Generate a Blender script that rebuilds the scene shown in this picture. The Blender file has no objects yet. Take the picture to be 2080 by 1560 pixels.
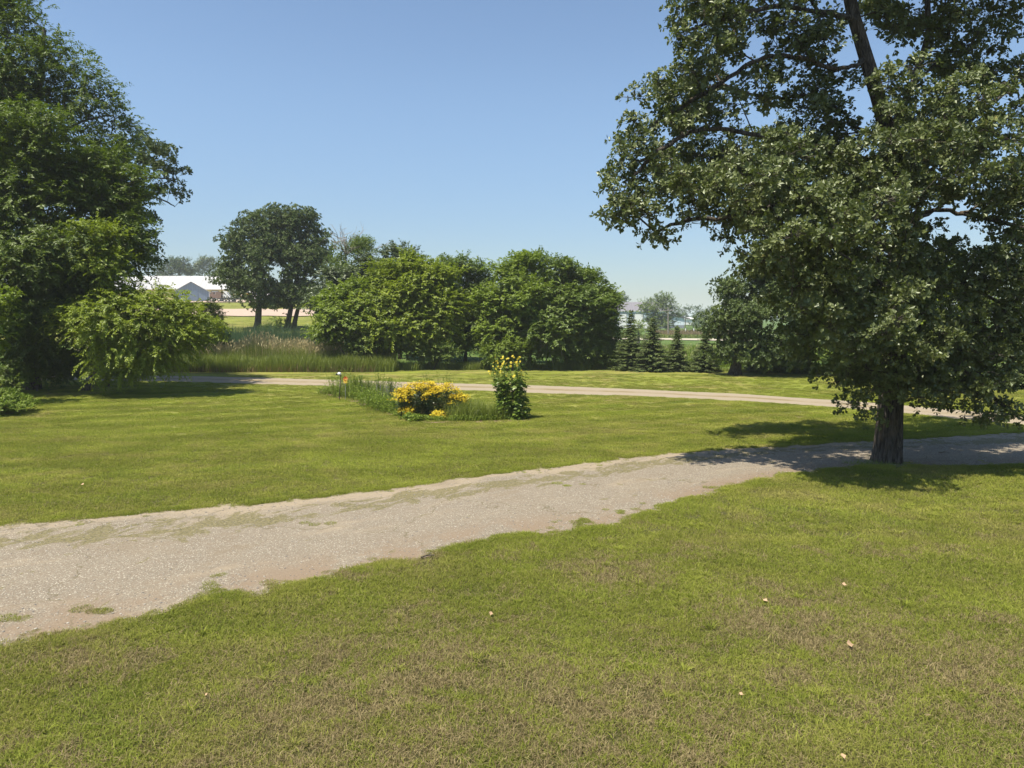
import bpy, bmesh, math, random
import numpy as np
from mathutils import Vector, Matrix

# ------------------------------------------------------------------ camera, sky, sun
sc = bpy.context.scene
C = sc.collection
F = 1500.0; CX, CY = 1040.0, 780.0          # focal length and centre in the photo's pixels
PITCH = math.atan(137.0 / F); CH = 3.7
cam_d = bpy.data.cameras.new('camera'); cam = bpy.data.objects.new('camera', cam_d); C.objects.link(cam)
cam_d.sensor_width = 36; cam_d.lens = F / 2080 * 36; cam_d.clip_start = 0.1; cam_d.clip_end = 8000
cam.location = (0, 0, CH); cam.rotation_euler = (math.pi / 2 - PITCH, 0, 0)
sc.camera = cam

SUN_EL = math.radians(65)
SUN_AZ = math.atan2(-0.62, -0.82)            # direction towards the sun, in the XY plane
sdir = Vector((math.cos(SUN_AZ) * math.cos(SUN_EL), math.sin(SUN_AZ) * math.cos(SUN_EL), math.sin(SUN_EL)))
w = bpy.data.worlds.new('World'); sc.world = w; w.use_nodes = True
nt = w.node_tree; nt.nodes.clear()
sky = nt.nodes.new('ShaderNodeTexSky'); sky.sky_type = 'NISHITA'; sky.sun_disc = False
sky.sun_elevation = SUN_EL; sky.sun_rotation = math.atan2(sdir.x, sdir.y)
sky.altitude = 0; sky.air_density = 1.0; sky.dust_density = 0.5; sky.ozone_density = 3.0
bg = nt.nodes.new('ShaderNodeBackground'); bg.inputs[1].default_value = 0.092
wo = nt.nodes.new('ShaderNodeOutputWorld')
tint_ = nt.nodes.new('ShaderNodeMix'); tint_.data_type = 'RGBA'; tint_.blend_type = 'MULTIPLY'; tint_.inputs[0].default_value = 1; 
tc_ = nt.nodes.new('ShaderNodeTexCoord'); sx_ = nt.nodes.new('ShaderNodeSeparateXYZ'); nt.links.new(tc_.outputs['Generated'], sx_.inputs[0])   # smoky air low in the sky
rp_ = nt.nodes.new('ShaderNodeValToRGB'); nt.links.new(sx_.outputs[2], rp_.inputs[0]); rp_.color_ramp.interpolation = 'EASE'
rp_.color_ramp.elements[0].position = 0.0; rp_.color_ramp.elements[0].color = (0.68, 0.71, 0.77, 1); rp_.color_ramp.elements[1].position = 0.30; rp_.color_ramp.elements[1].color = (1.12, 1.10, 1.06, 1)
nt.links.new(rp_.outputs[0], tint_.inputs[7])
nt.links.new(sky.outputs[0], tint_.inputs[6]); nt.links.new(tint_.outputs[2], bg.inputs[0]); nt.links.new(bg.outputs[0], wo.inputs[0])
sl = bpy.data.lights.new('sun', 'SUN'); so = bpy.data.objects.new('sun', sl); C.objects.link(so)
sl.energy = 5.0; sl.angle = math.radians(0.55); sl.color = (1.0, 0.93, 0.80)
so.rotation_euler = sdir.to_track_quat('Z', 'Y').to_euler()
sc.view_settings.view_transform = 'Standard'; sc.view_settings.look = 'None'
sc.view_settings.exposure = 0.75; sc.view_settings.gamma = 1
sc.render.engine = 'CYCLES'
cy = sc.cycles
cy.max_bounces = 6; cy.diffuse_bounces = 3; cy.glossy_bounces = 2; cy.transmission_bounces = 4
cy.volume_bounces = 1; cy.transparent_max_bounces = 4; cy.use_denoising = True
cy.sample_clamp_indirect = 4

# ------------------------------------------------------------------ terrain heights and pixel helpers
def sstep(t): t = np.clip(t, 0, 1); return t * t * (3 - 2 * t)
LY = [0, 60, 72, 85, 100, 115, 140, 165, 190, 215, 240, 300, 4000]
LZ = [0, 0.0, 1.2, 2.4, 3.1, 3.8, 5.1, 6.2, 7.2, 8.2, 9.0, 9.6, 10]
RY = [0, 55, 100, 150, 165, 180, 190, 220, 260, 400, 4000]
RZ = [0, 0, -.8, -1.4, -1.2, -1.3, -1.4, -.9, -.5, 0, 0]
def zt(x, y):
    x = np.asarray(x, float); y = np.asarray(y, float)
    r = x / np.maximum(y, 20.0)
    wgt = sstep((r + 0.20) / 0.28)
    return np.interp(y, LY, LZ) * (1 - wgt) + np.interp(y, RY, RZ) * wgt
cp, sp = math.cos(PITCH), math.sin(PITCH)
def at(px, py, Y):                              # world point seen at pixel px,py at distance Y
    u = (px - CX) / F; v = (CY - py) / F
    dy = cp + v * sp; dz = -sp + v * cp
    return np.array([u * Y / dy, Y, CH + dz * Y / dy])
def gnd(px, py):                                # where the pixel meets the flat ground
    v = (CY - py) / F
    dy = cp + v * sp; dz = -sp + v * cp
    return at(px, py, CH / -dz * dy)
def onground(px, Y):
    p = at(px, 700, Y); return np.array([p[0], Y, float(zt(p[0], Y))])

# ------------------------------------------------------------------ object helpers
def props(o, label=None, cat=None, group=None, kind=None):
    if label: o['label'] = label
    if cat: o['category'] = cat
    if group: o['group'] = group
    if kind: o['kind'] = kind
    return o
def thing(name, label, cat, loc, group=None, rz=0):
    o = bpy.data.objects.new(name, None); C.objects.link(o); o.empty_display_size = 0.3
    o.location = Vector([float(v) for v in loc]); o.rotation_euler = (0, 0, rz)
    return props(o, label, cat, group)
def finish(name, me, mat, parent=None, world=True):
    """link a mesh; coordinates in the mesh are world coordinates when world is set"""
    o = bpy.data.objects.new(name, me); C.objects.link(o)
    mats = mat if isinstance(mat, (list, tuple)) else [mat]
    for m in mats: me.materials.append(m)
    if parent is not None:
        o.parent = parent
        if world:
            R = Matrix.Rotation(-parent.rotation_euler.z, 4, 'Z') @ Matrix.Translation(-parent.location)
            me.transform(R)
    return o
def mesh_np(name, V, loops, sizes, tint=None, matidx=None, smooth=False):
    me = bpy.data.meshes.new(name)
    V = np.ascontiguousarray(V, np.float32); loops = np.ascontiguousarray(loops, np.int32); sizes = np.asarray(sizes, np.int32)
    me.vertices.add(len(V)); me.vertices.foreach_set('co', V.ravel())
    me.loops.add(len(loops)); me.loops.foreach_set('vertex_index', loops)
    starts = np.zeros(len(sizes), np.int32); starts[1:] = np.cumsum(sizes)[:-1]
    me.polygons.add(len(sizes)); me.polygons.foreach_set('loop_start', starts)
    if matidx is not None: me.polygons.foreach_set('material_index', np.asarray(matidx, np.int32))
    me.polygons.foreach_set('use_smooth', np.full(len(sizes), smooth))
    if tint is not None:
        a = me.attributes.new('tint', 'FLOAT', 'POINT'); a.data.foreach_set('value', np.ascontiguousarray(tint, np.float32))
    me.update(calc_edges=True)
    return me
class Geo:
    """collects geometry for ONE mesh"""
    def __init__(s): s.V = []; s.L = []; s.S = []; s.T = []; s.M = []; s.n = 0
    def add(s, V, loops, sizes, tint=None, mi=0):
        V = np.asarray(V, float).reshape(-1, 3)
        s.V.append(V); s.L.append(np.asarray(loops, np.int64).ravel() + s.n); s.S.append(np.asarray(sizes).ravel())
        s.T.append(np.full(len(V), 0.5) if tint is None else np.broadcast_to(np.asarray(tint, float), (len(V),)))
        s.M.append(np.full(len(np.asarray(sizes).ravel()), mi)); s.n += len(V)
    def tube(s, P, R, sides=6, tint=None, cap=True, mi=0):
        P = np.asarray(P, float); R = np.asarray(R, float) * np.ones(len(P)); k = len(P)
        T = np.gradient(P, axis=0); T /= np.linalg.norm(T, axis=1)[:, None] + 1e-9
        ref = np.array([0.31, 0.95, 0.05]) if abs(T[0, 2]) > 0.5 else np.array([0, 0, 1.0])
        A = np.cross(T, ref); A /= np.linalg.norm(A, axis=1)[:, None] + 1e-9
        B = np.cross(T, A)
        th = np.arange(sides) * 2 * math.pi / sides
        V = P[:, None] + R[:, None, None] * (np.cos(th)[None, :, None] * A[:, None] + np.sin(th)[None, :, None] * B[:, None])
        i = np.arange(k - 1)[:, None] * sides; j = np.arange(sides)[None]; j2 = (j + 1) % sides
        q = np.stack([i + j, i + j2, i + sides + j2, i + sides + j], -1).reshape(-1)
        s.add(V, q, np.full((k - 1) * sides, 4), tint, mi)
        if cap:
            b = s.n - k * sides
            s.L.append(np.arange(sides)[::-1] + b); s.S.append(np.array([sides])); s.M.append(np.array([mi]))
            s.L.append(np.arange(sides) + b + (k - 1) * sides); s.S.append(np.array([sides])); s.M.append(np.array([mi]))
    def box(s, c, d, rz=0, tint=None, mi=0, tilt=0):
        x, y, z = np.asarray(d, float) / 2
        V = np.array([[a, b, e] for a in (-x, x) for b in (-y, y) for e in (-z, z)])
        if tilt: V = V @ np.array([[math.cos(tilt), 0, math.sin(tilt)], [0, 1, 0], [-math.sin(tilt), 0, math.cos(tilt)]]).T
        r = np.array([[math.cos(rz), -math.sin(rz), 0], [math.sin(rz), math.cos(rz), 0], [0, 0, 1]])
        V = V @ r.T + np.asarray(c, float)
        s.add(V, [0, 1, 3, 2, 4, 6, 7, 5, 0, 4, 5, 1, 2, 3, 7, 6, 0, 2, 6, 4, 1, 5, 7, 3], [4] * 6, tint, mi)
    def prism(s, prof, p0, ex, ez, ey, mi=0, tint=None):
        """extrude the outline prof (u,v) along ey; ex, ez the in-plane axes"""
        p0, ex, ez, ey = [np.asarray(a, float) for a in (p0, ex, ez, ey)]
        a = np.array([p0 + ex * u + ez * v for u, v in prof]); n = len(a)
        V = np.vstack([a, a + ey]); L = list(range(n))[::-1] + list(range(n, 2 * n)); S = [n, n]
        for i in range(n): j = (i + 1) % n; L += [i, j, j + n, i + n]; S.append(4)
        s.add(V, L, S, tint, mi)
    def leaves(s, P, A, N, size, tpl, tint, mi=0):
        tv, tf = tpl
        A = A / (np.linalg.norm(A, axis=1)[:, None] + 1e-9)
        B = np.cross(N, A); B /= np.linalg.norm(B, axis=1)[:, None] + 1e-9
        N = np.cross(A, B); size = np.asarray(size) * np.ones(len(P))
        V = P[:, None] + size[:, None, None] * (tv[None, :, 0, None] * A[:, None] + tv[None, :, 1, None] * B[:, None] + tv[None, :, 2, None] * N[:, None])
        k = len(tv); fl = np.concatenate([np.array(f) for f in tf]); fs = np.array([len(f) for f in tf])
        L = (np.arange(len(P))[:, None] * k + fl[None]).ravel()
        s.add(V.reshape(-1, 3), L, np.tile(fs, len(P)), np.repeat(np.asarray(tint) * np.ones(len(P)), k), mi)
    def blades(s, P, h, w, lean, az, segs=3, tint=0.5, mi=0, rng=None):
        n = len(P); h = h * np.ones(n); w = w * np.ones(n); lean = lean * np.ones(n)
        d = np.stack([np.cos(az), np.sin(az), np.zeros(n)], 1)
        fa = az + (np.pi / 2 if rng is None else rng.uniform(0.6, 2.5, n))
        sd = np.stack([np.cos(fa), np.sin(fa), np.zeros(n)], 1)
        rows = []
        for q in range(segs + 1):
            t = q / segs
            c = P + d * (h * lean * t ** 1.8)[:, None] + np.array([0, 0, 1.0]) * (h * (t - 0.35 * lean * t * t))[:, None]
            hw = (w * 0.5 * (1 - t ** 1.6) + 0.0004)[:, None]
            if q < segs: rows += [c - sd * hw, c + sd * hw]
            else: rows += [c]
        V = np.stack(rows, 1); k = V.shape[1]; fl = []; fs = []
        for q in range(segs - 1): fl += [2 * q, 2 * q + 1, 2 * q + 3, 2 * q + 2]; fs.append(4)
        fl += [2 * segs - 2, 2 * segs - 1, 2 * segs]; fs.append(3)
        L = (np.arange(n)[:, None] * k + np.array(fl)[None]).ravel()
        s.add(V.reshape(-1, 3), L, np.tile(np.array(fs), n), np.repeat(tint * np.ones(n), k), mi)
    def mesh(s, name, smooth=False):
        return mesh_np(name, np.concatenate(s.V), np.concatenate(s.L), np.concatenate(s.S), np.concatenate(s.T), np.concatenate(s.M), smooth)
    def obj(s, name, mat, parent=None, smooth=False): return finish(name, s.mesh(name, smooth), mat, parent)

# ------------------------------------------------------------------ materials
def newmat(name):
    m = bpy.data.materials.new(name); m.use_nodes = True; n = m.node_tree; n.nodes.clear()
    o = n.nodes.new('ShaderNodeOutputMaterial'); return m, n, o
def N(n, t, **kw):
    x = n.nodes.new(t)
    for k, v in kw.items(): setattr(x, k, v)
    return x
def link(n, a, b): n.links.new(a, b)
def noise(n, vec, scale, detail=3, rough=0.5, dist=0.0):
    x = N(n, 'ShaderNodeTexNoise'); x.inputs['Scale'].default_value = scale; x.inputs['Detail'].default_value = detail
    x.inputs['Roughness'].default_value = rough; x.inputs['Distortion'].default_value = dist
    link(n, vec, x.inputs['Vector']); return x.outputs['Fac']
def ramp(n, fac, stops):
    r = N(n, 'ShaderNodeValToRGB'); e = r.color_ramp.elements
    while len(e) < len(stops): e.new(0.5)
    for k, (p, c) in enumerate(stops): e[k].position = p; e[k].color = (*c, 1) if len(c) == 3 else c
    link(n, fac, r.inputs[0]); return r.outputs[0]
def gray(n, fac, a, b):
    r = N(n, 'ShaderNodeMapRange'); r.inputs[1].default_value = a; r.inputs[2].default_value = b; r.interpolation_type = 'SMOOTHSTEP'
    link(n, fac, r.inputs[0]); return r.outputs[0]
def mix(n, fac, a, b, mode='MIX'):
    x = N(n, 'ShaderNodeMix', data_type='RGBA', blend_type=mode)
    for sock, v in ((x.inputs[0], fac), (x.inputs[6], a), (x.inputs[7], b)):
        if isinstance(v, (int, float)): sock.default_value = v
        elif isinstance(v, tuple): sock.default_value = (*v, 1)
        else: link(n, v, sock)
    return x.outputs[2]
def mth(n, op, a, b=0.0):
    x = N(n, 'ShaderNodeMath', operation=op)
    for sock, v in ((x.inputs[0], a), (x.inputs[1], b)):
        if isinstance(v, (int, float)): sock.default_value = v
        else: link(n, v, sock)
    return x.outputs[0]
def scaled(n, vec, s, loc=(0, 0, 0), rot=(0, 0, 0)):
    x = N(n, 'ShaderNodeMapping'); x.inputs['Scale'].default_value = s; x.inputs['Location'].default_value = loc; x.inputs['Rotation'].default_value = rot
    link(n, vec, x.inputs['Vector']); return x.outputs[0]
def bump(n, h, strength, dist):
    b = N(n, 'ShaderNodeBump'); b.inputs['Strength'].default_value = strength; b.inputs['Distance'].default_value = dist
    link(n, h, b.inputs['Height']); return b.outputs[0]
def plain(name, col, rough=0.6, metal=0.0, var=0.12, scale=3.0):
    m, n, o = newmat(name); p = N(n, 'ShaderNodeBsdfPrincipled')
    g = N(n, 'ShaderNodeNewGeometry').outputs['Position']
    c = mix(n, noise(n, g, scale, 4, 0.6), tuple(v * (1 - var) for v in col), tuple(min(1, v * (1 + var)) for v in col))
    link(n, c, p.inputs['Base Color']); p.inputs['Roughness'].default_value = rough; p.inputs['Metallic'].default_value = metal
    link(n, p.outputs[0], o.inputs[0]); return m
def leafmat(name, dark, light, trans=(0.12, 0.2, 0.02), tf=0.3, gloss=0.06, rough=0.4, patch=0.25, stray=None):
    m, n, o = newmat(name)
    t = N(n, 'ShaderNodeAttribute', attribute_name='tint').outputs['Fac']
    pos = N(n, 'ShaderNodeNewGeometry').outputs['Position']
    f = mth(n, 'ADD', mth(n, 'MULTIPLY', t, 1 - patch), mth(n, 'MULTIPLY', noise(n, pos, 0.7, 2), patch))
    c = mix(n, f, dark, light)
    if stray: c = mix(n, gray(n, t, 0.96, 0.985), c, stray)
    d = N(n, 'ShaderNodeBsdfDiffuse'); link(n, c, d.inputs[0])
    tr = N(n, 'ShaderNodeBsdfTranslucent'); link(n, mix(n, f, tuple(v * 0.6 for v in trans), trans), tr.inputs[0])
    a = N(n, 'ShaderNodeMixShader'); a.inputs[0].default_value = tf; link(n, d.outputs[0], a.inputs[1]); link(n, tr.outputs[0], a.inputs[2])
    gl = N(n, 'ShaderNodeBsdfGlossy'); gl.inputs['Roughness'].default_value = rough; gl.inputs[0].default_value = (0.9, 0.95, 0.85, 1)
    b = N(n, 'ShaderNodeMixShader'); b.inputs[0].default_value = gloss; link(n, a.outputs[0], b.inputs[1]); link(n, gl.outputs[0], b.inputs[2])
    link(n, b.outputs[0], o.inputs[0]); return m

def lawn_nodes(n):
    """the colour of the mown lawn as a function of the place on it"""
    pos = N(n, 'ShaderNodeNewGeometry').outputs['Position']
    flat = scaled(n, pos, (1, 1, 0))
    big = noise(n, flat, 0.10, 3, 0.55, 0.4)
    mid = noise(n, scaled(n, pos, (1, 1.3, 0), (3, 7, 0)), 0.55, 5, 0.62, 0.6)
    small = noise(n, flat, 3.2, 4, 0.7)
    fine = noise(n, flat, 26, 4, 0.8)
    c = ramp(n, mid, [(0.32, (0.125, 0.185, 0.022)), (0.44, (0.205, 0.245, 0.030)), (0.52, (0.275, 0.285, 0.045)), (0.60, (0.340, 0.290, 0.090)), (0.70, (0.360, 0.270, 0.120))])
    c = mix(n, mth(n, 'MULTIPLY', gray(n, big, 0.44, 0.58), 0.75), c, (0.230, 0.290, 0.022))
    c = mix(n, mth(n, 'MULTIPLY', gray(n, small, 0.50, 0.72), 0.35), c, (0.25, 0.235, 0.085))
    # faint mowing passes along the drive
    y = N(n, 'ShaderNodeSeparateXYZ'); link(n, pos, y.inputs[0])
    ph = mth(n, 'ADD', mth(n, 'ADD', mth(n, 'MULTIPLY', y.outputs[1], 3.1), mth(n, 'MULTIPLY', y.outputs[0], -1.25)), mth(n, 'MULTIPLY', noise(n, flat, 0.10, 1), 7.0))
    st = mth(n, 'MULTIPLY', mth(n, 'SINE', ph), mth(n, 'MULTIPLY', mth(n, 'MULTIPLY', gray(n, y.outputs[1], 17.0, 26.0), gray(n, y.outputs[1], 42.0, 29.0)), 0.42))
    c = mix(n, mth(n, 'MULTIPLY', mth(n, 'ADD', st, 0.5), 0.62), c, mix(n, small, (0.30, 0.27, 0.06), (0.33, 0.29, 0.08)))
    def gain(c, f):
        x = N(n, 'ShaderNodeVectorMath', operation='SCALE'); link(n, c, x.inputs[0]); link(n, f, x.inputs[3]); return x.outputs[0]
    c = gain(c, mth(n, 'ADD', 1.0, mth(n, 'MULTIPLY', st, 0.42)))
    mott = mth(n, 'ADD', mth(n, 'MULTIPLY', gray(n, noise(n, scaled(n, pos, (.8, 1.5, 0), (11, 2, 0)), 0.42, 5, 0.65, 0.8), 0.36, 0.64), 0.62), 0.74)
    c = gain(c, mott)
    c = mix(n, 1.0, c, (0.97, 1.0, 1.05), 'MULTIPLY')
    # worn, thatchy places in the near lawn
    worn = None
    for (x0, y0, r) in ((-1.3, 6.9, 2.7), (0.9, 6.2, 2.2), (5.2, 6.8, 2.2), (3.6, 8.6, 1.8), (1.5, 10.5, 1.2), (-4.8, 7.6, 0.9)):
        v = N(n, 'ShaderNodeVectorMath', operation='DISTANCE'); link(n, flat, v.inputs[0]); v.inputs[1].default_value = (x0, y0, 0)
        g = gray(n, v.outputs['Value'], r, r * 0.25); worn = g if worn is None else mth(n, 'MAXIMUM', worn, g)
    near = gray(n, y.outputs[1], 16.0, 9.0)
    wf = mth(n, 'MULTIPLY', gray(n, noise(n, flat, 1.1, 5, 0.7, 0.5), 0.50, 0.66), mth(n, 'ADD', mth(n, 'MULTIPLY', near, 0.75), 0.15))
    wf = mth(n, 'MAXIMUM', wf, mth(n, 'MULTIPLY', worn, gray(n, noise(n, flat, 1.7, 5, 0.7, 0.4), 0.36, 0.58)))
    thatch = mix(n, fine, (0.105, 0.078, 0.040), (0.23, 0.185, 0.098))
    return c, wf, thatch, fine, pos, flat

def mat_ground():
    m, n, o = newmat('mown_lawn')
    c, wf, thatch, fine, pos, flat = lawn_nodes(n)
    c = mix(n, mth(n, 'MULTIPLY', wf, 0.85), c, thatch)
    c = mix(n, mth(n, 'MULTIPLY', gray(n, fine, 0.38, 0.62), 0.40), c, (0.070, 0.080, 0.022))
    sy = N(n, 'ShaderNodeSeparateXYZ'); link(n, pos, sy.inputs[0])
    c = mix(n, mth(n, 'MULTIPLY', gray(n, sy.outputs[1], 32.0, 15.0), 0.9), c, mix(n, fine, (0.075, 0.070, 0.028), (0.15, 0.145, 0.055)))     # thatch and soil between the blades
    sc9 = N(n, 'ShaderNodeVectorMath', operation='SCALE'); link(n, c, sc9.inputs[0]); sc9.inputs[3].default_value = 0.74; c = sc9.outputs[0]
    wild = N(n, 'ShaderNodeAttribute', attribute_name='wild').outputs['Fac']
    wc = ramp(n, noise(n, flat, 0.25, 5, 0.6), [(0.35, (0.055, 0.100, 0.020)), (0.55, (0.085, 0.135, 0.028)), (0.7, (0.15, 0.155, 0.05))])
    c = mix(n, wild, c, wc)
    p = N(n, 'ShaderNodeBsdfPrincipled'); link(n, c, p.inputs['Base Color']); p.inputs['Roughness'].default_value = 0.95
    p.inputs['Specular IOR Level'].default_value = 0.1
    h = mth(n, 'ADD', noise(n, flat, 30, 5, 0.8), mth(n, 'MULTIPLY', noise(n, flat, 4, 4, 0.6), 2))
    link(n, bump(n, h, 0.9, 0.045), p.inputs['Normal'])
    link(n, p.outputs[0], o.inputs[0]); return m
def mat_blade():
    m, n, o = newmat('lawn_blade')
    c, wf, thatch, fine, pos, flat = lawn_nodes(n)
    t = N(n, 'ShaderNodeAttribute', attribute_name='tint').outputs['Fac']
    c = mix(n, 0.15, c, (0.15, 0.20, 0.015))
    sy = N(n, 'ShaderNodeSeparateXYZ'); link(n, pos, sy.inputs[0])
    c = mix(n, mth(n, 'MULTIPLY', gray(n, sy.outputs[1], 17.0, 9.0), 0.40), c, (0.125, 0.140, 0.030))
    c = mix(n, t, mix(n, 0.40, c, (0.04, 0.075, 0.010)), mix(n, 0.28, c, (0.50, 0.53, 0.10)))
    # dead straw blades among the green, more of them where the lawn is worn
    dead = gray(n, mth(n, 'ADD', N(n, 'ShaderNodeAttribute', attribute_name='dead').outputs['Fac'], mth(n, 'MULTIPLY', wf, 0.84)), 0.87, 0.91)
    c = mix(n, dead, c, mix(n, t, (0.120, 0.091, 0.042), (0.41, 0.335, 0.175)))
    d = N(n, 'ShaderNodeBsdfDiffuse'); link(n, c, d.inputs[0])
    tr = N(n, 'ShaderNodeBsdfTranslucent'); link(n, mix(n, 0.3, c, (0.25, 0.36, 0.03)), tr.inputs[0])
    a = N(n, 'ShaderNodeMixShader'); a.inputs[0].default_value = 0.28; link(n, d.outputs[0], a.inputs[1]); link(n, tr.outputs[0], a.inputs[2])
    link(n, a.outputs[0], o.inputs[0]); return m
def mat_drive():
    m, n, o = newmat('worn_chipseal')
    pos = N(n, 'ShaderNodeNewGeometry').outputs['Position']; flat = scaled(n, pos, (1, 1, 0))
    uv = N(n, 'ShaderNodeUVMap', uv_map='drive').outputs[0]          # x = metres along, y = 0 near edge .. 1 far edge
    s = N(n, 'ShaderNodeSeparateXYZ'); link(n, uv, s.inputs[0]); v = s.outputs[1]
    vo = N(n, 'ShaderNodeTexVoronoi'); vo.inputs['Scale'].default_value = 48; link(n, flat, vo.inputs['Vector'])
    peb = N(n, 'ShaderNodeSeparateColor'); link(n, vo.outputs['Color'], peb.inputs[0])
    c = ramp(n, peb.outputs[0], [(0.0, (0.085, 0.077, 0.062)), (0.25, (0.172, 0.156, 0.127)), (0.6, (0.242, 0.219, 0.18)), (0.88, (0.325, 0.298, 0.25)), (1.0, (0.60, 0.56, 0.48))])
    c = mix(n, gray(n, vo.outputs['Distance'], 0.30, 0.62), c, (0.17, 0.135, 0.105))
    c = mix(n, mth(n, 'MULTIPLY', noise(n, flat, 0.9, 5, 0.65), 0.45), c, (0.29, 0.24, 0.175))
    sand = mix(n, noise(n, flat, 60, 3, 0.7), (0.22, 0.175, 0.125), (0.37, 0.30, 0.215))
    stretch = scaled(n, uv, (0.55, 6.5, 1))
    e = mth(n, 'MULTIPLY', gray(n, v, 0.66, 1.05), mth(n, 'ADD', mth(n, 'MULTIPLY', gray(n, s.outputs[0], -9.0, 0.0), 0.35), 0.65))
    sf = gray(n, mth(n, 'ADD', mth(n, 'MULTIPLY', e, 0.40), noise(n, stretch, 1.0, 5, 0.6, 0.5)), 0.52, 0.78)
    c = mix(n, mth(n, 'MULTIPLY', sf, mth(n, 'ADD', 0.45, mth(n, 'MULTIPLY', gray(n, noise(n, flat, 7, 5, 0.75), 0.35, 0.55), 0.45))), c, sand)
    dirt = mth(n, 'MULTIPLY', gray(n, v, 0.34, 0.06), gray(n, noise(n, scaled(n, uv, (0.9, 4, 1), (5, 1, 0)), 1.0, 6, 0.7), 0.40, 0.56))
    c = mix(n, mth(n, 'MULTIPLY', dirt, 0.95), c, mix(n, noise(n, flat, 40, 3, 0.7), (0.12, 0.085, 0.058), (0.30, 0.225, 0.16)))
    stain = mth(n, 'MULTIPLY', gray(n, noise(n, scaled(n, uv, (.5, 2.6, 1), (8, 4, 0)), 1.0, 6, 0.7, .6), 0.54, 0.68), 0.5)
    c = mix(n, stain, c, mix(n, noise(n, flat, 30, 3, 0.7), (0.13, 0.10, 0.07), (0.25, 0.195, 0.135)))
    # dry moss and crabgrass along the far wheel edge
    band = mth(n, 'MULTIPLY', gray(n, v, 0.60, 0.72), gray(n, v, 0.96, 0.78))
    mo = mth(n, 'ADD', noise(n, scaled(n, uv, (1.5, 8.0, 1), (2, 3, 0)), 1.0, 9, 0.72, 0.8), mth(n, 'MULTIPLY', band, 0.17))
    mf = mth(n, 'MULTIPLY', gray(n, mo, 0.60, 0.66), gray(n, noise(n, flat, 16, 5, 0.8), 0.30, 0.52))
    moss = mix(n, gray(n, noise(n, flat, 18, 6, 0.8), 0.35, 0.62), (0.048, 0.046, 0.018), (0.20, 0.17, 0.075))
    c = mix(n, mth(n, 'MULTIPLY', mf, 0.85), c, moss)
    cr = N(n, 'ShaderNodeTexVoronoi', feature='DISTANCE_TO_EDGE'); cr.inputs['Scale'].default_value = 0.28
    wob = N(n, 'ShaderNodeTexNoise'); wob.inputs['Scale'].default_value = 1.6; wob.inputs['Detail'].default_value = 4; link(n, flat, wob.inputs['Vector'])
    va = N(n, 'ShaderNodeVectorMath', operation='ADD'); link(n, flat, va.inputs[0]); link(n, wob.outputs['Color'], va.inputs[1]); link(n, va.outputs[0], cr.inputs['Vector'])
    cf = mth(n, 'MULTIPLY', gray(n, cr.outputs['Distance'], 0.006, 0.001), gray(n, noise(n, flat, 0.5, 2), 0.36, 0.5))
    c = mix(n, mth(n, 'MULTIPLY', cf, 0.75), c, (0.12, 0.10, 0.06))
    c = mix(n, 1.0, c, (0.99, 1.0, 0.96), 'MULTIPLY')
    p = N(n, 'ShaderNodeBsdfPrincipled'); link(n, c, p.inputs['Base Color']); p.inputs['Roughness'].default_value = 0.9; p.inputs['Specular IOR Level'].default_value = 0.2
    h = mth(n, 'ADD', mth(n, 'MULTIPLY', vo.outputs['Distance'], -0.6), mth(n, 'MULTIPLY', noise(n, flat, 90, 3, 0.7), 0.3))
    link(n, bump(n, h, 0.8, 0.012), p.inputs['Normal'])
    link(n, p.outputs[0], o.inputs[0]); return m
def mat_track():
    m, n, o = newmat('sandy_track')
    pos = N(n, 'ShaderNodeNewGeometry').outputs['Position']; flat = scaled(n, pos, (1, 1, 0))
    uv = N(n, 'ShaderNodeUVMap', uv_map='drive').outputs[0]; s = N(n, 'ShaderNodeSeparateXYZ'); link(n, uv, s.inputs[0]); v = s.outputs[1]
    c = mix(n, noise(n, flat, 18, 5, 0.75), (0.21, 0.17, 0.12), (0.37, 0.31, 0.225))
    mid = mth(n, 'MULTIPLY', gray(n, v, 0.36, 0.48), gray(n, v, 0.66, 0.54))
    mf = mth(n, 'MULTIPLY', mid, gray(n, noise(n, scaled(n, uv, (0.6, 5, 1)), 1.0, 5, 0.7), 0.36, 0.56))
    c = mix(n, mth(n, 'MULTIPLY', mf, 0.9), c, mix(n, noise(n, flat, 8, 3), (0.13, 0.115, 0.04), (0.27, 0.20, 0.11)))
    ed = mth(n, 'MAXIMUM', gray(n, v, 0.12, 0.0), gray(n, v, 0.88, 1.0))
    ef = gray(n, mth(n, 'ADD', mth(n, 'MULTIPLY', ed, 0.5), noise(n, scaled(n, uv, (1.0, 4, 1), (9, 2, 0)), 1.0, 5, 0.7)), 0.72, 0.84)
    c = mix(n, ef, c, (0.15, 0.16, 0.05))
    p = N(n, 'ShaderNodeBsdfPrincipled'); link(n, c, p.inputs['Base Color']); p.inputs['Roughness'].default_value = 0.95; p.inputs['Specular IOR Level'].default_value = 0.1
    link(n, bump(n, noise(n, flat, 25, 4, 0.7), 0.6, 0.03), p.inputs['Normal']); link(n, p.outputs[0], o.inputs[0]); return m
def mat_gravel(name, a, b):
    m, n, o = newmat(name)
    pos = N(n, 'ShaderNodeNewGeometry').outputs['Position']
    c = mix(n, noise(n, scaled(n, pos, (0.5, 1.5, 0)), 0.8, 6, 0.7), a, b)
    p = N(n, 'ShaderNodeBsdfPrincipled'); link(n, c, p.inputs['Base Color']); p.inputs['Roughness'].default_value = 0.95
    link(n, p.outputs[0], o.inputs[0]); return m
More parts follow.
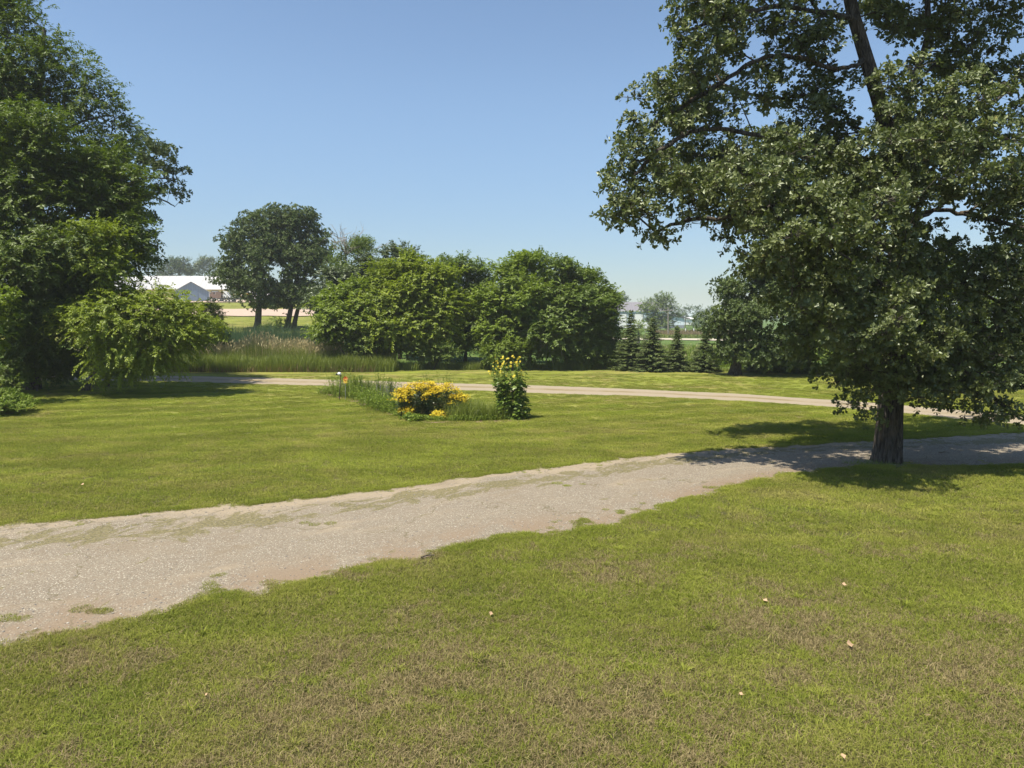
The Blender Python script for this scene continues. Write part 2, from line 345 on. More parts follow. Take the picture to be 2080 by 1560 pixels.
def mat_bark(name, a, b, lichen=(0.16, 0.13, 0.05), sc_=1.0, lf=0.3):
    m, n, o = newmat(name)
    pos = N(n, 'ShaderNodeNewGeometry').outputs['Position']
    r = noise(n, scaled(n, pos, (14 * sc_, 14 * sc_, 2.2 * sc_)), 1.0, 5, 0.65, 0.6)
    c = mix(n, gray(n, r, 0.35, 0.65), a, b)
    c = mix(n, mth(n, 'MULTIPLY', gray(n, noise(n, pos, 1.6, 4, 0.7), 0.5, 0.65), lf), c, lichen)
    p = N(n, 'ShaderNodeBsdfPrincipled'); link(n, c, p.inputs['Base Color']); p.inputs['Roughness'].default_value = 0.95; p.inputs['Specular IOR Level'].default_value = 0.15
    link(n, bump(n, r, 1.0, 0.05), p.inputs['Normal']); link(n, p.outputs[0], o.inputs[0]); return m
def mat_metal(name, col, period, axis, rough=0.45, var=0.18, rust=None):
    """ribbed sheet metal: ribs every period metres along axis, in object space"""
    m, n, o = newmat(name)
    pos = N(n, 'ShaderNodeTexCoord').outputs['Object']; s = N(n, 'ShaderNodeSeparateXYZ'); link(n, pos, s.inputs[0])
    f = mth(n, 'FRACT', mth(n, 'DIVIDE', s.outputs[axis], period))
    rib = gray(n, mth(n, 'ABSOLUTE', mth(n, 'SUBTRACT', f, 0.5)), 0.40, 0.47)
    pan = N(n, 'ShaderNodeTexWhiteNoise', noise_dimensions='1D'); link(n, mth(n, 'FLOOR', mth(n, 'DIVIDE', s.outputs[axis], period)), pan.inputs[1])
    c = mix(n, pan.outputs[0], tuple(v * (1 - var) for v in col), col)
    c = mix(n, mth(n, 'MULTIPLY', rib, 0.45), c, tuple(v * 0.5 for v in col))
    if rust: c = mix(n, gray(n, noise(n, pos, 0.5, 5, 0.7), 0.5, 0.66), c, rust)
    p = N(n, 'ShaderNodeBsdfPrincipled'); link(n, c, p.inputs['Base Color']); p.inputs['Roughness'].default_value = rough
    link(n, bump(n, rib, 0.5, 0.05), p.inputs['Normal']); link(n, p.outputs[0], o.inputs[0]); return m

M = {}
M['ground'] = mat_ground(); M['blade'] = mat_blade(); M['drive'] = mat_drive(); M['track'] = mat_track()
M['yard'] = mat_gravel('pink_gravel', (0.33, 0.245, 0.18), (0.45, 0.34, 0.26))
M['road'] = mat_gravel('pale_gravel', (0.32, 0.28, 0.21), (0.46, 0.40, 0.31))
M['soil'] = mat_gravel('garden_soil', (0.12, 0.075, 0.045), (0.24, 0.16, 0.10))
M['oakbark'] = mat_bark('oak_bark', (0.028, 0.023, 0.019), (0.125, 0.108, 0.090), (0.14, 0.09, 0.03), 1.5, 0.25)
M['bark'] = mat_bark('grey_bark', (0.05, 0.042, 0.033), (0.17, 0.145, 0.115), (0.10, 0.10, 0.05), 1.4, 0.3)
M['dead'] = mat_bark('bleached_wood', (0.22, 0.19, 0.16), (0.40, 0.36, 0.31), (0.2, 0.18, 0.14), 1.4, 0.2)
M['oakleaf'] = leafmat('oak_leaf', (0.042, 0.062, 0.014), (0.165, 0.190, 0.056), (0.15, 0.21, 0.03), 0.26, 0.045, 0.45, 0.25, (0.22, 0.20, 0.05))
M['oakfar'] = leafmat('oak_leaf_far', (0.036, 0.062, 0.014), (0.120, 0.160, 0.032), (0.11, 0.17, 0.02), 0.22, 0.035, 0.5)
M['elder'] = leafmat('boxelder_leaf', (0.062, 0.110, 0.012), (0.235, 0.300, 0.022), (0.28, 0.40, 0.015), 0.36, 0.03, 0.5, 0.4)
M['elder_shade'] = leafmat('boxelder_leaf_shaded', (0.030, 0.056, 0.009), (0.135, 0.180, 0.018), (0.18, 0.28, 0.015), 0.28, 0.03, 0.5, 0.45)  # boxelder leaf made darker, so the left trees' shade sits in the colour
M['elder_y'] = leafmat('boxelder_leaf_yellow', (0.085, 0.135, 0.010), (0.290, 0.345, 0.022), (0.32, 0.42, 0.015), 0.36, 0.03, 0.5, 0.4)
M['maple'] = leafmat('maple_leaf', (0.038, 0.075, 0.014), (0.120, 0.175, 0.026), (0.16, 0.26, 0.02), 0.32, 0.035, 0.5, 0.4)
M['mid'] = leafmat('hedgerow_leaf', (0.050, 0.092, 0.014), (0.180, 0.235, 0.030), (0.20, 0.30, 0.02), 0.32, 0.03, 0.5, 0.4)
M['willow'] = leafmat('willow_leaf', (0.060, 0.090, 0.035), (0.13, 0.165, 0.065), (0.14, 0.2, 0.04), 0.3, 0.07, 0.45, 0.3)
M['far'] = leafmat('distant_leaf', (0.045, 0.080, 0.030), (0.10, 0.145, 0.045), (0.1, 0.16, 0.03), 0.25, 0.03, 0.5)
M['spruce'] = leafmat('spruce_needle', (0.040, 0.070, 0.018), (0.160, 0.200, 0.050), (0.06, 0.1, 0.02), 0.15, 0.04, 0.5, 0.2)
M['weed'] = leafmat('weed_leaf', (0.085, 0.140, 0.014), (0.270, 0.330, 0.030), (0.2, 0.34, 0.03), 0.35, 0.03, 0.5, 0.3)
M['darkleaf'] = leafmat('dark_flower_leaf', (0.022, 0.055, 0.018), (0.060, 0.110, 0.032), (0.06, 0.12, 0.02), 0.25, 0.08, 0.4)
M['reed'] = leafmat('reed_blade', (0.085, 0.130, 0.020), (0.270, 0.300, 0.045), (0.24, 0.32, 0.04), 0.35, 0.03, 0.5, 0.5)
M['seed'] = leafmat('seed_head', (0.38, 0.31, 0.15), (0.62, 0.53, 0.30), (0.4, 0.32, 0.16), 0.3, 0.02, 0.6)
M['cattail'] = leafmat('cattail_blade', (0.045, 0.095, 0.040), (0.110, 0.170, 0.070), (0.12, 0.2, 0.06), 0.3, 0.05, 0.45, 0.4)
M['rust_weed'] = leafmat('rusty_weed', (0.12, 0.10, 0.04), (0.26, 0.17, 0.08), (0.2, 0.15, 0.05), 0.3, 0.02, 0.6)
M['petal'] = leafmat('yellow_petal', (0.66, 0.53, 0.012), (0.74, 0.65, 0.03), (0.9, 0.55, 0.02), 0.25, 0.03, 0.5, 0.1)
M['petal2'] = leafmat('lemon_petal', (0.80, 0.62, 0.03), (0.88, 0.78, 0.10), (0.9, 0.75, 0.05), 0.25, 0.03, 0.5, 0.1)
M['mauve'] = leafmat('mauve_bloom', (0.17, 0.18, 0.14), (0.36, 0.34, 0.31), (0.3, 0.25, 0.3), 0.25, 0.02, 0.6)
M['fallen'] = plain('dry_leaf', (0.42, 0.28, 0.16), 0.8, 0, 0.3, 20)

# ------------------------------------------------------------------ ground
def axis(lo, hi, fine, n):
    t = np.linspace(-1, 1, n); s = np.sinh(t * 6) / np.sinh(6); g = np.where(s < 0, -s * lo, s * hi); return g + t * 0
xs = np.unique(np.concatenate([np.arange(-60, 60.1, 2.0), -60 - np.cumsum(1.13 ** np.arange(32) * 2), 60 + np.cumsum(1.13 ** np.arange(32) * 2)]))
ys = np.unique(np.concatenate([np.arange(-20, 120, 1.5), 120 + np.cumsum(1.045 ** np.arange(90) * 1.6), [4500], [-30, -60, -200]]))
GX, GY = np.meshgrid(xs, ys); GZ = zt(GX, GY)
nx, ny = len(xs), len(ys)
i = (np.arange(ny - 1)[:, None] * nx + np.arange(nx - 1)[None]).ravel()
L = np.stack([i, i + 1, i + nx + 1, i + nx], 1).ravel()
me = mesh_np('ground', np.stack([GX, GY, GZ], -1).reshape(-1, 3), L, np.full(len(i), 4), smooth=True)
hedge_y = 50.5
R_ = GX / np.maximum(GY, 20)
wild = sstep((GY - hedge_y) / 3)
hill_lawn = (R_ < -0.24) & (GY > 70) & (GY < 215)
wild = np.where(hill_lawn, 1 - sstep((GY - 70) / 5) * 0.95, wild)
a = me.attributes.new('wild', 'FLOAT', 'POINT'); a.data.foreach_set('value', wild.ravel().astype(np.float32))
props(finish('ground', me, M['ground']), kind='structure')

def hash_noise(x, seed, scale):
    r = np.random.default_rng(seed); k = r.uniform(0.5, 2.2, 10) * scale; ph = r.uniform(0, 6.28, 10); am = 1 / np.sqrt(k / scale)
    return (np.sin(np.asarray(x)[..., None] * k + ph) * am).sum(-1) / 5
def strip(name, nearpts, farpts, mat, lift=0.01, amp=0.12, x0=None, x1=None, step=0.12, across=10, seed=1, zfun=None):
    """a road sheet between two edges given as (x, y) lines"""
    nearpts = np.array(nearpts); farpts = np.array(farpts)
    X = np.arange(x0, x1, step)
    yn = np.interp(X, nearpts[:, 0], nearpts[:, 1]); yf = np.interp(X, farpts[:, 0], farpts[:, 1])
    k = max(3, int(1.2 / step)); ker = np.hanning(k + 2)[1:-1]; ker /= ker.sum()
    pad = lambda v: np.convolve(np.pad(v, k, mode='edge'), ker, 'same')[k:-k]
    yn, yf = pad(yn), pad(yf)
    yn = yn + amp * hash_noise(X, seed, 1.3) + amp * 0.5 * hash_noise(X, seed + 5, 5.5); yf = yf + amp * 0.7 * hash_noise(X, seed + 9, 1.0) + amp * 0.4 * hash_noise(X, seed + 3, 4.5)
    V = np.linspace(0, 1, across + 1)
    YY = yn[:, None] * (1 - V) + yf[:, None] * V; XX = np.repeat(X[:, None], across + 1, 1)
    zz = zt(XX, YY) + lift
    m_ = across + 1; i = (np.arange(len(X) - 1)[:, None] * m_ + np.arange(across)[None]).ravel()
    L = np.stack([i, i + m_, i + m_ + 1, i + 1], 1).ravel()
    me = mesh_np(name, np.stack([XX, YY, zz], -1).reshape(-1, 3), L, np.full(len(i), 4))
    uv = me.uv_layers.new(name='drive'); UV = np.stack([XX, np.broadcast_to(V, XX.shape)], -1).reshape(-1, 2)
    uv.data.foreach_set('uv', UV[L].astype(np.float32).ravel())
    props(finish(name, me, mat), kind='structure')
    return lambda x: np.interp(x, X, yn), lambda x: np.interp(x, X, yf)
def glist(pts): return [tuple(gnd(*p)[:2]) for p in pts]
near_edge = glist([(-700, 1400), (-300, 1360), (0, 1313), (150, 1290), (300, 1255), (390, 1232), (430, 1203), (455, 1215), (520, 1218), (700, 1168), (900, 1130), (1010, 1098), (1060, 1092), (1200, 1076), (1290, 1060), (1320, 1040), (1400, 1020), (1500, 992), (1560, 975), (1650, 960), (1750, 950), (2080, 949), (2500, 950)])
far_edge = glist([(-700, 1120), (-300, 1090), (0, 1065), (200, 1048), (400, 1032), (600, 1012), (800, 988), (1000, 962), (1200, 937), (1400, 915), (1600, 904), (1800, 892), (1900, 886), (2080, 877), (2500, 862)])
DN, DF = strip('driveway', near_edge, far_edge, M['drive'], 0.010, 0.13, -13, 26, 0.10, 24, 3)
tn = glist([(-400, 775), (0, 773), (150, 772), (400, 777), (600, 783), (900, 792), (1100, 800), (1300, 806), (1500, 815), (1700, 829), (1900, 847), (2050, 862), (2400, 905)])
tf_ = glist([(-400, 758), (0, 759), (150, 760), (400, 764), (600, 769), (900, 778), (1100, 783), (1300, 791), (1500, 800), (1700, 813), (1900, 829), (2050, 842), (2400, 875)])
TN, TF = strip('gravel_track', tn, tf_, M['track'], 0.010, 0.16, -55, 20.5, 0.25, 12, 11)
def far_strip(name, px0, px1, Y0, Y1, mat, dy=0.0):
    V = []; nxx = 60
    for k in range(nxx + 1):
        px = px0 + (px1 - px0) * k / nxx
        for q in range(9):
            Y = Y0 + (Y1 - Y0) * q / 8 + dy * (px - px0) / (px1 - px0) + 0.8 * math.sin(k * 0.7 + q)
            X = (px - CX) / F * Y; V.append((X, Y, float(zt(X, Y)) + 0.12))
    i = (np.arange(nxx)[:, None] * 9 + np.arange(8)[None]).ravel(); L = np.stack([i, i + 9, i + 10, i + 1], 1).ravel()
    props(finish(name, mesh_np(name, V, L, np.full(len(i), 4)), mat), kind='structure')
far_strip('farmyard_road', 150, 770, 114, 140, M['yard'], -2)
far_strip('farmyard_gravel', 250, 720, 192, 236, M['yard'])
far_strip('country_road', 1150, 2300, 160, 169, M['road'], -22)

# ------------------------------------------------------------------ lawn grass: turf pieces laid over the near lawn
def turf_piece(seed, nb, rad, h0, h1):
    r = np.random.default_rng(seed); g = Geo()
    rr = rad * np.sqrt(r.random(nb)); th = r.uniform(0, 6.283, nb)
    P = np.stack([rr * np.cos(th), rr * np.sin(th), np.full(nb, -0.004)], 1)
    h = r.uniform(h0, h1, nb) * r.choice([1, 1, 1, 1.35], nb); dead = r.random(nb)
    lean = np.where(dead > 0.7, r.uniform(0.9, 2.2, nb), r.uniform(0.15, 1.3, nb))
    g.blades(P, h, r.uniform(0.0035, 0.0075, nb), lean, r.uniform(0, 6.283, nb), 2, r.random(nb), 0, r)
    me = g.mesh('turf_piece'); a = me.attributes.new('dead', 'FLOAT', 'POINT')
    a.data.foreach_set('value', np.repeat(dead, 5).astype(np.float32)); me.materials.append(M['blade'])
    return bpy.data.objects.new('turf_piece', me)
def scatter(name, label, P, rot, scl, idx, sources, cat):
    me = bpy.data.meshes.new(name); me.vertices.add(len(P)); me.vertices.foreach_set('co', np.asarray(P, np.float32).ravel())
    for nm, arr, ty in (('rot', rot, 'FLOAT'), ('scl', scl, 'FLOAT'), ('idx', idx, 'INT')):
        a = me.attributes.new(nm, ty, 'POINT'); a.data.foreach_set('value', np.asarray(arr, np.float32 if ty == 'FLOAT' else np.int32))
    o = bpy.data.objects.new(name, me); C.objects.link(o); props(o, label, cat, kind='stuff')
    col = bpy.data.collections.new(name + '_pieces')
    for s_ in sources: col.objects.link(s_)
    g = bpy.data.node_groups.new(name, 'GeometryNodeTree')
    g.interface.new_socket('Geometry', in_out='INPUT', socket_type='NodeSocketGeometry'); g.interface.new_socket('Geometry', in_out='OUTPUT', socket_type='NodeSocketGeometry')
    gi = g.nodes.new('NodeGroupInput'); go = g.nodes.new('NodeGroupOutput')
    m2p = g.nodes.new('GeometryNodeMeshToPoints'); iop = g.nodes.new('GeometryNodeInstanceOnPoints')
    ci = g.nodes.new('GeometryNodeCollectionInfo'); ci.inputs[0].default_value = col; ci.inputs[1].default_value = True; ci.inputs[2].default_value = True
    def attr(nm, dt):
        x = g.nodes.new('GeometryNodeInputNamedAttribute'); x.data_type = dt; x.inputs[0].default_value = nm; return [s for s in x.outputs if s.enabled][0]
    iop.inputs['Pick Instance'].default_value = True
    g.links.new(gi.outputs[0], m2p.inputs['Mesh']); g.links.new(m2p.outputs[0], iop.inputs['Points']); g.links.new(ci.outputs[0], iop.inputs['Instance'])
    g.links.new(attr('idx', 'INT'), iop.inputs['Instance Index'])
    cx = g.nodes.new('ShaderNodeCombineXYZ'); g.links.new(attr('rot', 'FLOAT'), cx.inputs[2])
    e2r = g.nodes.new('FunctionNodeEulerToRotation'); g.links.new(cx.outputs[0], e2r.inputs[0]); g.links.new(e2r.outputs[0], iop.inputs['Rotation'])
    g.links.new(attr('scl', 'FLOAT'), iop.inputs['Scale']); g.links.new(iop.outputs[0], go.inputs[0])
    md = o.modifiers.new('pieces', 'NODES'); md.node_group = g
    return o
rg = np.random.default_rng(7)
def lawn_points(y0, y1, dens):
    st = 1 / math.sqrt(dens); W_ = 0.78 * y1 + 3; gx, gy = np.meshgrid(np.arange(-W_, W_, st), np.arange(y0, y1, st)); X = gx.ravel(); Y = gy.ravel(); n = len(X)
    X = X + rg.uniform(-.55, .55, n) * st; Y = Y + rg.uniform(-.55, .55, n) * st; hw = 0.78 * Y + 3
    k = np.abs(X) < hw; X, Y = X[k], Y[k]
    jig = rg.normal(0, 0.05, len(X))
    on = (Y > DN(X) + 0.02 + jig) & (Y < DF(X) - 0.02 + jig); track = (Y > TN(X) + 0.1) & (Y < TF(X) - 0.1)
    k = ~on & ~track; return X[k], Y[k]
P = []; S_ = []; Ix = []
for (y0, y1, d, s0, s1, v) in ((3.0, 12, 30, 0.85, 1.25, 0), (12, 22, 22, 0.85, 1.25, 0), (22, 48, 20, 0.85, 1.2, 0)):
    X, Y = lawn_points(y0, y1, d)
    if y0 >= 22: k = rg.random(len(X)) > (Y - 22) / 26; X, Y = X[k], Y[k]
    P.append(np.stack([X, Y, np.zeros(len(X))], 1)); S_.append(rg.uniform(s0, s1, len(X))); Ix.append(rg.integers(v, v + 4, len(X)))
# ragged fringe hanging over the drive's edges, and tufts along cracks
Xf = rg.uniform(-13, 20, 3200); side = rg.random(3200) < 0.6
off = hash_noise(Xf * 3, 21, 1.0) * 0.10 + rg.normal(0, 0.07, 3200)
Yf = np.where(side, DN(Xf) + off, DF(Xf) - 0.05 + off * 0.4); k = (hash_noise(Xf, 33, 4.0) > -0.3)
P.append(np.stack([Xf[k], Yf[k], np.full(k.sum(), 0.004)], 1)); S_.append(rg.uniform(0.5, 1.15, k.sum())); Ix.append(rg.integers(0, 4, k.sum()))
for (px, py, n_, sx, sy) in ((430, 1212, 10, 0.16, 0.16), (200, 1242, 5, 0.12, 0.04), (430, 1180, 3, .03, .15), (1190, 1060, 5, .05, .15), (1180, 1070, 5, .08, .1), (560, 1186, 4, .2, .04), (900, 1125, 6, .3, .05), (1290, 1040, 8, .35, .1), (1130, 985, 4, .25, .1), (20, 1262, 4, .2, .05), (1490, 990, 6, .3, .1), (1420, 1015, 6, .3, .1), (650, 1060, 3, .3, .08)):
    c = gnd(px, py); q = rg.normal(0, 1, (n_, 2)) * (sx, sy)
    P.append(np.stack([c[0] + q[:, 0], c[1] + q[:, 1], np.full(n_, 0.008)], 1)); S_.append(rg.uniform(0.35, 0.75, n_)); Ix.append(rg.integers(0, 4, n_))
m9 = 3400; Xs = rg.uniform(-13, 22, m9); ee = rg.exponential(.13, m9); sd_ = rg.random(m9) < .55; Ys = np.where(sd_, DN(Xs) + ee, DF(Xs) - ee * 1.1)
k = hash_noise(Xs * 2.2, 71, 2.0) + rg.normal(0, .25, m9) > -.1
P.append(np.stack([Xs[k], Ys[k], np.full(k.sum(), .008)], 1)); S_.append(rg.uniform(.16, .45, k.sum())); Ix.append(rg.integers(0, 4, k.sum()))
m8 = 1500; Xs = rg.uniform(-13, 13, m8); Ys = 3.5 + 13 * rg.random(m8) ** .8; k = (Ys < DN(Xs) - .1) & (hash_noise(Xs + 1.7 * Ys, 77, 1.1) > -.25)
P.append(np.stack([Xs[k], Ys[k], np.zeros(k.sum())], 1)); S_.append(rg.uniform(.5, 1.25, k.sum())); Ix.append(rg.integers(8, 10, k.sum()))
P = np.concatenate(P); S_ = np.concatenate(S_); Ix = np.concatenate(Ix)
pieces = [turf_piece(50 + k, 300, 0.19, 0.022, 0.068) for k in range(4)] + [turf_piece(60 + k, 170, 0.22, 0.02, 0.045) for k in range(4)]
def coarse_tuft(seed):
    r = np.random.default_rng(seed); g = Geo(); nb = 34; th = r.uniform(0, 6.283, nb); rr = .035 * np.sqrt(r.random(nb))
    g.blades(np.stack([rr * np.cos(th), rr * np.sin(th), np.zeros(nb)], 1), r.uniform(.05, .105, nb), r.uniform(.006, .010, nb), r.uniform(.4, 1.5, nb), th + r.normal(0, .4, nb), 2, r.uniform(.35, 1, nb), 0, r)
    me = g.mesh('turf_piece'); a = me.attributes.new('dead', 'FLOAT', 'POINT'); a.data.foreach_set('value', np.zeros(len(me.vertices), np.float32)); me.materials.append(M['blade'])
    return bpy.data.objects.new('turf_piece', me)
pieces += [coarse_tuft(70), coarse_tuft(71)]
for k, o_ in enumerate(pieces): o_.name = 'turf_piece.%03d' % k
scatter('lawn_grass', 'short mown grass, green mixed with dry straw, on both sides of the driveway', P, rg.uniform(0, 6.28, len(P)), S_, Ix, pieces, 'grass')

def pebble(seed):
    r = np.random.default_rng(seed); bm = bmesh.new(); bmesh.ops.create_icosphere(bm, subdivisions=1, radius=1.0)
    for v in bm.verts: v.co *= r.uniform(.75, 1.2); v.co.z *= .6
    me = bpy.data.meshes.new('pebble'); bm.to_mesh(me); bm.free(); me.materials.append(plain('pebble_stone', [(.24, .21, .17), (.33, .30, .25), (.16, .145, .125)][seed % 3], .8))
    return bpy.data.objects.new('pebble.%03d' % seed, me)
m7 = 9000; Xs = rg.uniform(-12, 16, m7); tt_ = np.where(rg.random(m7) < .6, np.abs(rg.normal(0, .12, m7)), rg.random(m7)); tt_ = np.where(rg.random(m7) < .35, 1 - tt_, tt_); Ys = DN(Xs) + (DF(Xs) - DN(Xs)) * np.clip(tt_, .005, .99)
scatter('loose_gravel', 'small loose stones scattered over the worn driveway and along its edges', np.stack([Xs, Ys, np.full(m7, .012)], 1), rg.uniform(0, 6.28, m7), rg.uniform(.004, .013, m7) * rg.choice([1, 1, 1, 1.6], m7), rg.integers(0, 3, m7), [pebble(k) for k in range(3)], 'gravel')

# ------------------------------------------------------------------ trees
OAK = (np.array([(0, 0, 0), (.30, .13, .04), (.58, .33, .09), (.80, .17, .04), (1, 0, -.06), (.80, -.17, .04), (.58, -.33, .09), (.30, -.13, .04)]),
       [(0, 4, 3, 2, 1), (0, 7, 6, 5, 4)])
LEAF = (np.array([(0, 0, 0), (.42, .27, .07), (1, 0, -.08), (.42, -.27, .07)]), [(0, 2, 1), (0, 3, 2)])
NARROW = (np.array([(0, 0, 0), (.4, .13, .04), (1, 0, -.1), (.4, -.13, .04)]), [(0, 2, 1), (0, 3, 2)])
SPRAY = (np.array([(0, 0, 0), (.5, .20, -.03), (1, 0, -.12), (.5, -.20, -.03), (.3, .0, .07)]), [(0, 4, 1), (1, 4, 2), (2, 4, 3), (3, 4, 0)])
def unit(v): return v / (np.linalg.norm(v, axis=-1, keepdims=True) + 1e-9)
def blob(px, py, Y, rx, ry, rd=None):
    c = at(px, py, Y); k = Y / F; return (*c, rx * k, (rd if rd else rx * k), ry * k)
def sample_clumps(r, blobs, n, mind, shell=0.45):
    B = np.array(blobs); wgt = (B[:, 3] * B[:, 4] * B[:, 5]) ** 0.62; wgt /= wgt.sum()
    out = []; tries = 0; md = mind
    while len(out) < n and tries < n * 60:
        tries += 1
        b = B[r.choice(len(B), p=wgt)]; d = unit(r.normal(size=3)); rad = shell + (1 - shell) * r.random() ** 0.6 if r.random() < 0.75 else r.random()
        if shell > 0.3 and rad > 0.6:
            q_ = b[:3] * 0.9; rad *= 1 + 0.16 * math.sin(7 * d[0] + q_[0]) * math.sin(6 * d[2] + q_[2]) + 0.10 * math.sin(13 * d[2] + 5 * d[1] + q_[1]) + (0.30 if r.random() < 0.10 else 0)
        p = b[:3] + d * b[3:] * rad
        if p[2] < 0.25: continue
        if out:
            if (np.sum((np.array(out) - p) ** 2, 1).min()) < md * md:
                if tries % 400 == 0: md *= 0.9
                continue
        out.append(p)
    return np.array(out)
def skeleton(r, trunk, trad, limbs, clumps, rtip, seglen=0.8, arch=0.12, expo=0.45):
    """nodes with parents, grown from the trunk and limbs to every clump"""
    pos = [np.array(p, float) for p in trunk]; par = [-1] + list(range(len(trunk) - 1)); base = len(trunk)
    plen = list(np.cumsum([0] + [np.linalg.norm(pos[k + 1] - pos[k]) for k in range(len(trunk) - 1)]))
    chains = []; limbch = []
    def grow(start, pts):
        ch = [start]
        for p in pts: pos.append(np.array(p)); par.append(ch[-1]); plen.append(plen[ch[-1]] + np.linalg.norm(pos[-1] - pos[ch[-1]])); ch.append(len(pos) - 1)
        return ch
    for lb in limbs:
        lb = np.array(lb, float); A = np.array(pos[:base]); s = int(np.argmin(((A - lb[0]) ** 2).sum(1)))
        limbch.append(grow(s, list(lb[1:] if np.linalg.norm(lb[0] - A[s]) < 0.4 else lb)))
    hmin = trunk[max(1, int(len(trunk) * 0.2))][2]
    order = np.argsort([np.min(((np.array(pos) - c) ** 2).sum(1)) for c in clumps])
    for ci in order:
        c = clumps[ci]; A = np.array(pos); pl = np.array(plen)
        D = np.linalg.norm(A - c, axis=1)
        cost = D * 1.0 + 0.25 * pl + 1.0 * np.maximum(0, A[:, 2] - c[2] - 0.3 * D) + np.where(A[:, 2] < min(hmin, c[2]), 3.0, 0)
        s = int(np.argmin(cost)); a = A[s]; d = np.linalg.norm(c - a); k = max(2, int(math.ceil(d / seglen)))
        t = np.linspace(0, 1, k + 1)[1:, None]; side = unit(r.normal(size=3)) * d * 0.10
        pts = a + (c - a) * t + np.array([0, 0, 1.0]) * arch * d * np.sin(math.pi * t) + side * np.sin(math.pi * t) + r.normal(0, 0.03, (k, 3)) * d * (t < 0.99)
        chains.append(grow(s, list(pts)))
    n = len(pos); cnt = np.zeros(n); has = np.zeros(n, bool)
    for k in range(1, n): has[par[k]] = True
    cnt[~has] = 1
    for k in range(n - 1, 0, -1): cnt[par[k]] += cnt[k]
    rad = rtip * cnt ** expo
    return np.array(pos), rad, chains, limbch
def tube_chain(g, pos, rad, ch, maxr, taper_tip=True):
    R = rad[ch].copy(); R[0] = min(R[0], R[1] * 1.15) if len(R) > 1 else R[0]; R = np.minimum(R, maxr); R[-1] *= 0.5
    g.tube(pos[ch], R, 8 if R.max() > 0.06 else (5 if R.max() > 0.02 else 3), cap=False)
def foliage(r, g, clumps, cr, nwh, nlf, size, tpl, style, centre, droop=0.2, twigs=None, flat=0.75, tvar=0.5):
    nc = len(clumps); CR = cr * r.uniform(0.7, 1.25, nc)
    d = r.normal(size=(nc, nwh, 3)); d[..., 2] = np.where(d[..., 2] < -0.3, -d[..., 2] * r.choice([1, 1, -1], d.shape[:2]), d[..., 2]); d = unit(d); rr = (r.random((nc, nwh, 1))) ** 0.33
    off = d * rr * CR[:, None, None] * np.array([1, 1, flat])
    if droop > 0.3: off[..., 2] -= np.abs(off[..., 0] + off[..., 1]) * 0.25 * droop
    W = clumps[:, None] + off
    out = unit(unit(off) * 0.9 + unit(clumps - centre)[:, None] * 0.6 + np.array([0, 0, 0.35]) + r.normal(0, 0.3, off.shape))
    W = W.reshape(-1, 3); out = out.reshape(-1, 3); k = W[:, 2] > 0.12; cti = np.repeat(r.random(nc) * 0.5, nwh)[k]; src = np.repeat(clumps, nwh, 0)[k]; W = W[k]; out = out[k]
    nW = len(W)
    if twigs is not None:
        a = src + (W - src) * 0.15; c_ = W; mid = (a + c_) / 2 + r.normal(0, 0.04, a.shape) * np.linalg.norm(W - src, axis=1)[:, None]
        s1 = unit(np.cross(c_ - a, r.normal(size=a.shape))) * 0.007
        V = np.stack([a - s1, a + s1, mid - s1 * .7, mid + s1 * .7, c_], 1)
        L = (np.arange(nW)[:, None] * 5 + np.array([0, 1, 3, 2, 2, 3, 4])[None]).ravel()
        twigs.add(V.reshape(-1, 3), L, np.tile([4, 3], nW))
    if style == 'shoot':
        k = r.random(nW) < 0.5; W, out, cti = W[k], out[k], cti[k]; nW = len(W); nl = nlf * 2
        up_ = 0.55 - 1.3 * droop
        dr = unit(out + r.normal(0, .45, out.shape) + np.array([0, 0, up_])); Ls = (cr * r.uniform(.55, 1.25, nW))[:, None, None]
        t = (np.arange(nl) + 0.5)[None, :, None] / nl * np.ones((nW, 1, 1)); Pp = W[:, None] + dr[:, None] * Ls * (t - .25)
        Pp[..., 2] -= (Ls * t * t * (0.12 + 0.5 * droop))[..., 0]
        sgn = np.where(np.arange(nl) % 2 == 0, 1, -1)[None, :, None]; sd = unit(np.cross(dr, np.array([0, 0, 1.0]) + r.normal(0, .3, dr.shape)))
        A = unit(dr[:, None] * 0.6 + sd[:, None] * sgn * r.uniform(.5, 1.1, (nW, nl, 1)) + np.array([0, 0, -.25 - .4 * droop]) + r.normal(0, .25, (nW, nl, 3)))
        Nn = np.array([0, 0, .9]) + out[:, None] * .55 + r.normal(0, .33, A.shape); nlf = nl
    elif style == 'rosette':
        e1 = unit(np.cross(out, r.normal(size=out.shape))); e2 = np.cross(out, e1)
        az = (np.arange(nlf)[None] * 6.283 / nlf + r.uniform(0, 6.28, (nW, 1)) + r.normal(0, 0.3, (nW, nlf)))[..., None]
        pol = r.uniform(0.55, 1.55, (nW, nlf, 1))
        A = np.cos(pol) * out[:, None] + np.sin(pol) * (np.cos(az) * e1[:, None] + np.sin(az) * e2[:, None])
        Nn = out[:, None] * 1.0 + r.normal(0, 0.35, A.shape)
        A[..., 2] -= 0.25 * droop
        Pp = W[:, None] + A * 0.01 - out[:, None] * r.uniform(0, 0.10, (nW, nlf, 1))
    else:
        A = unit(out[:, None] * 0.6 + r.normal(0, 0.75, (nW, nlf, 3)) + np.array([0, 0, -droop]))
        Nn = np.array([0, 0, 0.5]) + r.normal(0, 0.42, A.shape) + out[:, None] * 0.8
        Pp = W[:, None] + r.normal(0, size * 0.9, A.shape) + np.array([0, 0, -droop * size]) * r.random((nW, nlf, 1)) * 2
    A = A.reshape(-1, 3); Nn = Nn.reshape(-1, 3); Pp = Pp.reshape(-1, 3)
    t = np.clip(np.repeat(cti, nlf) + r.random(len(A)) * tvar, 0, 1)
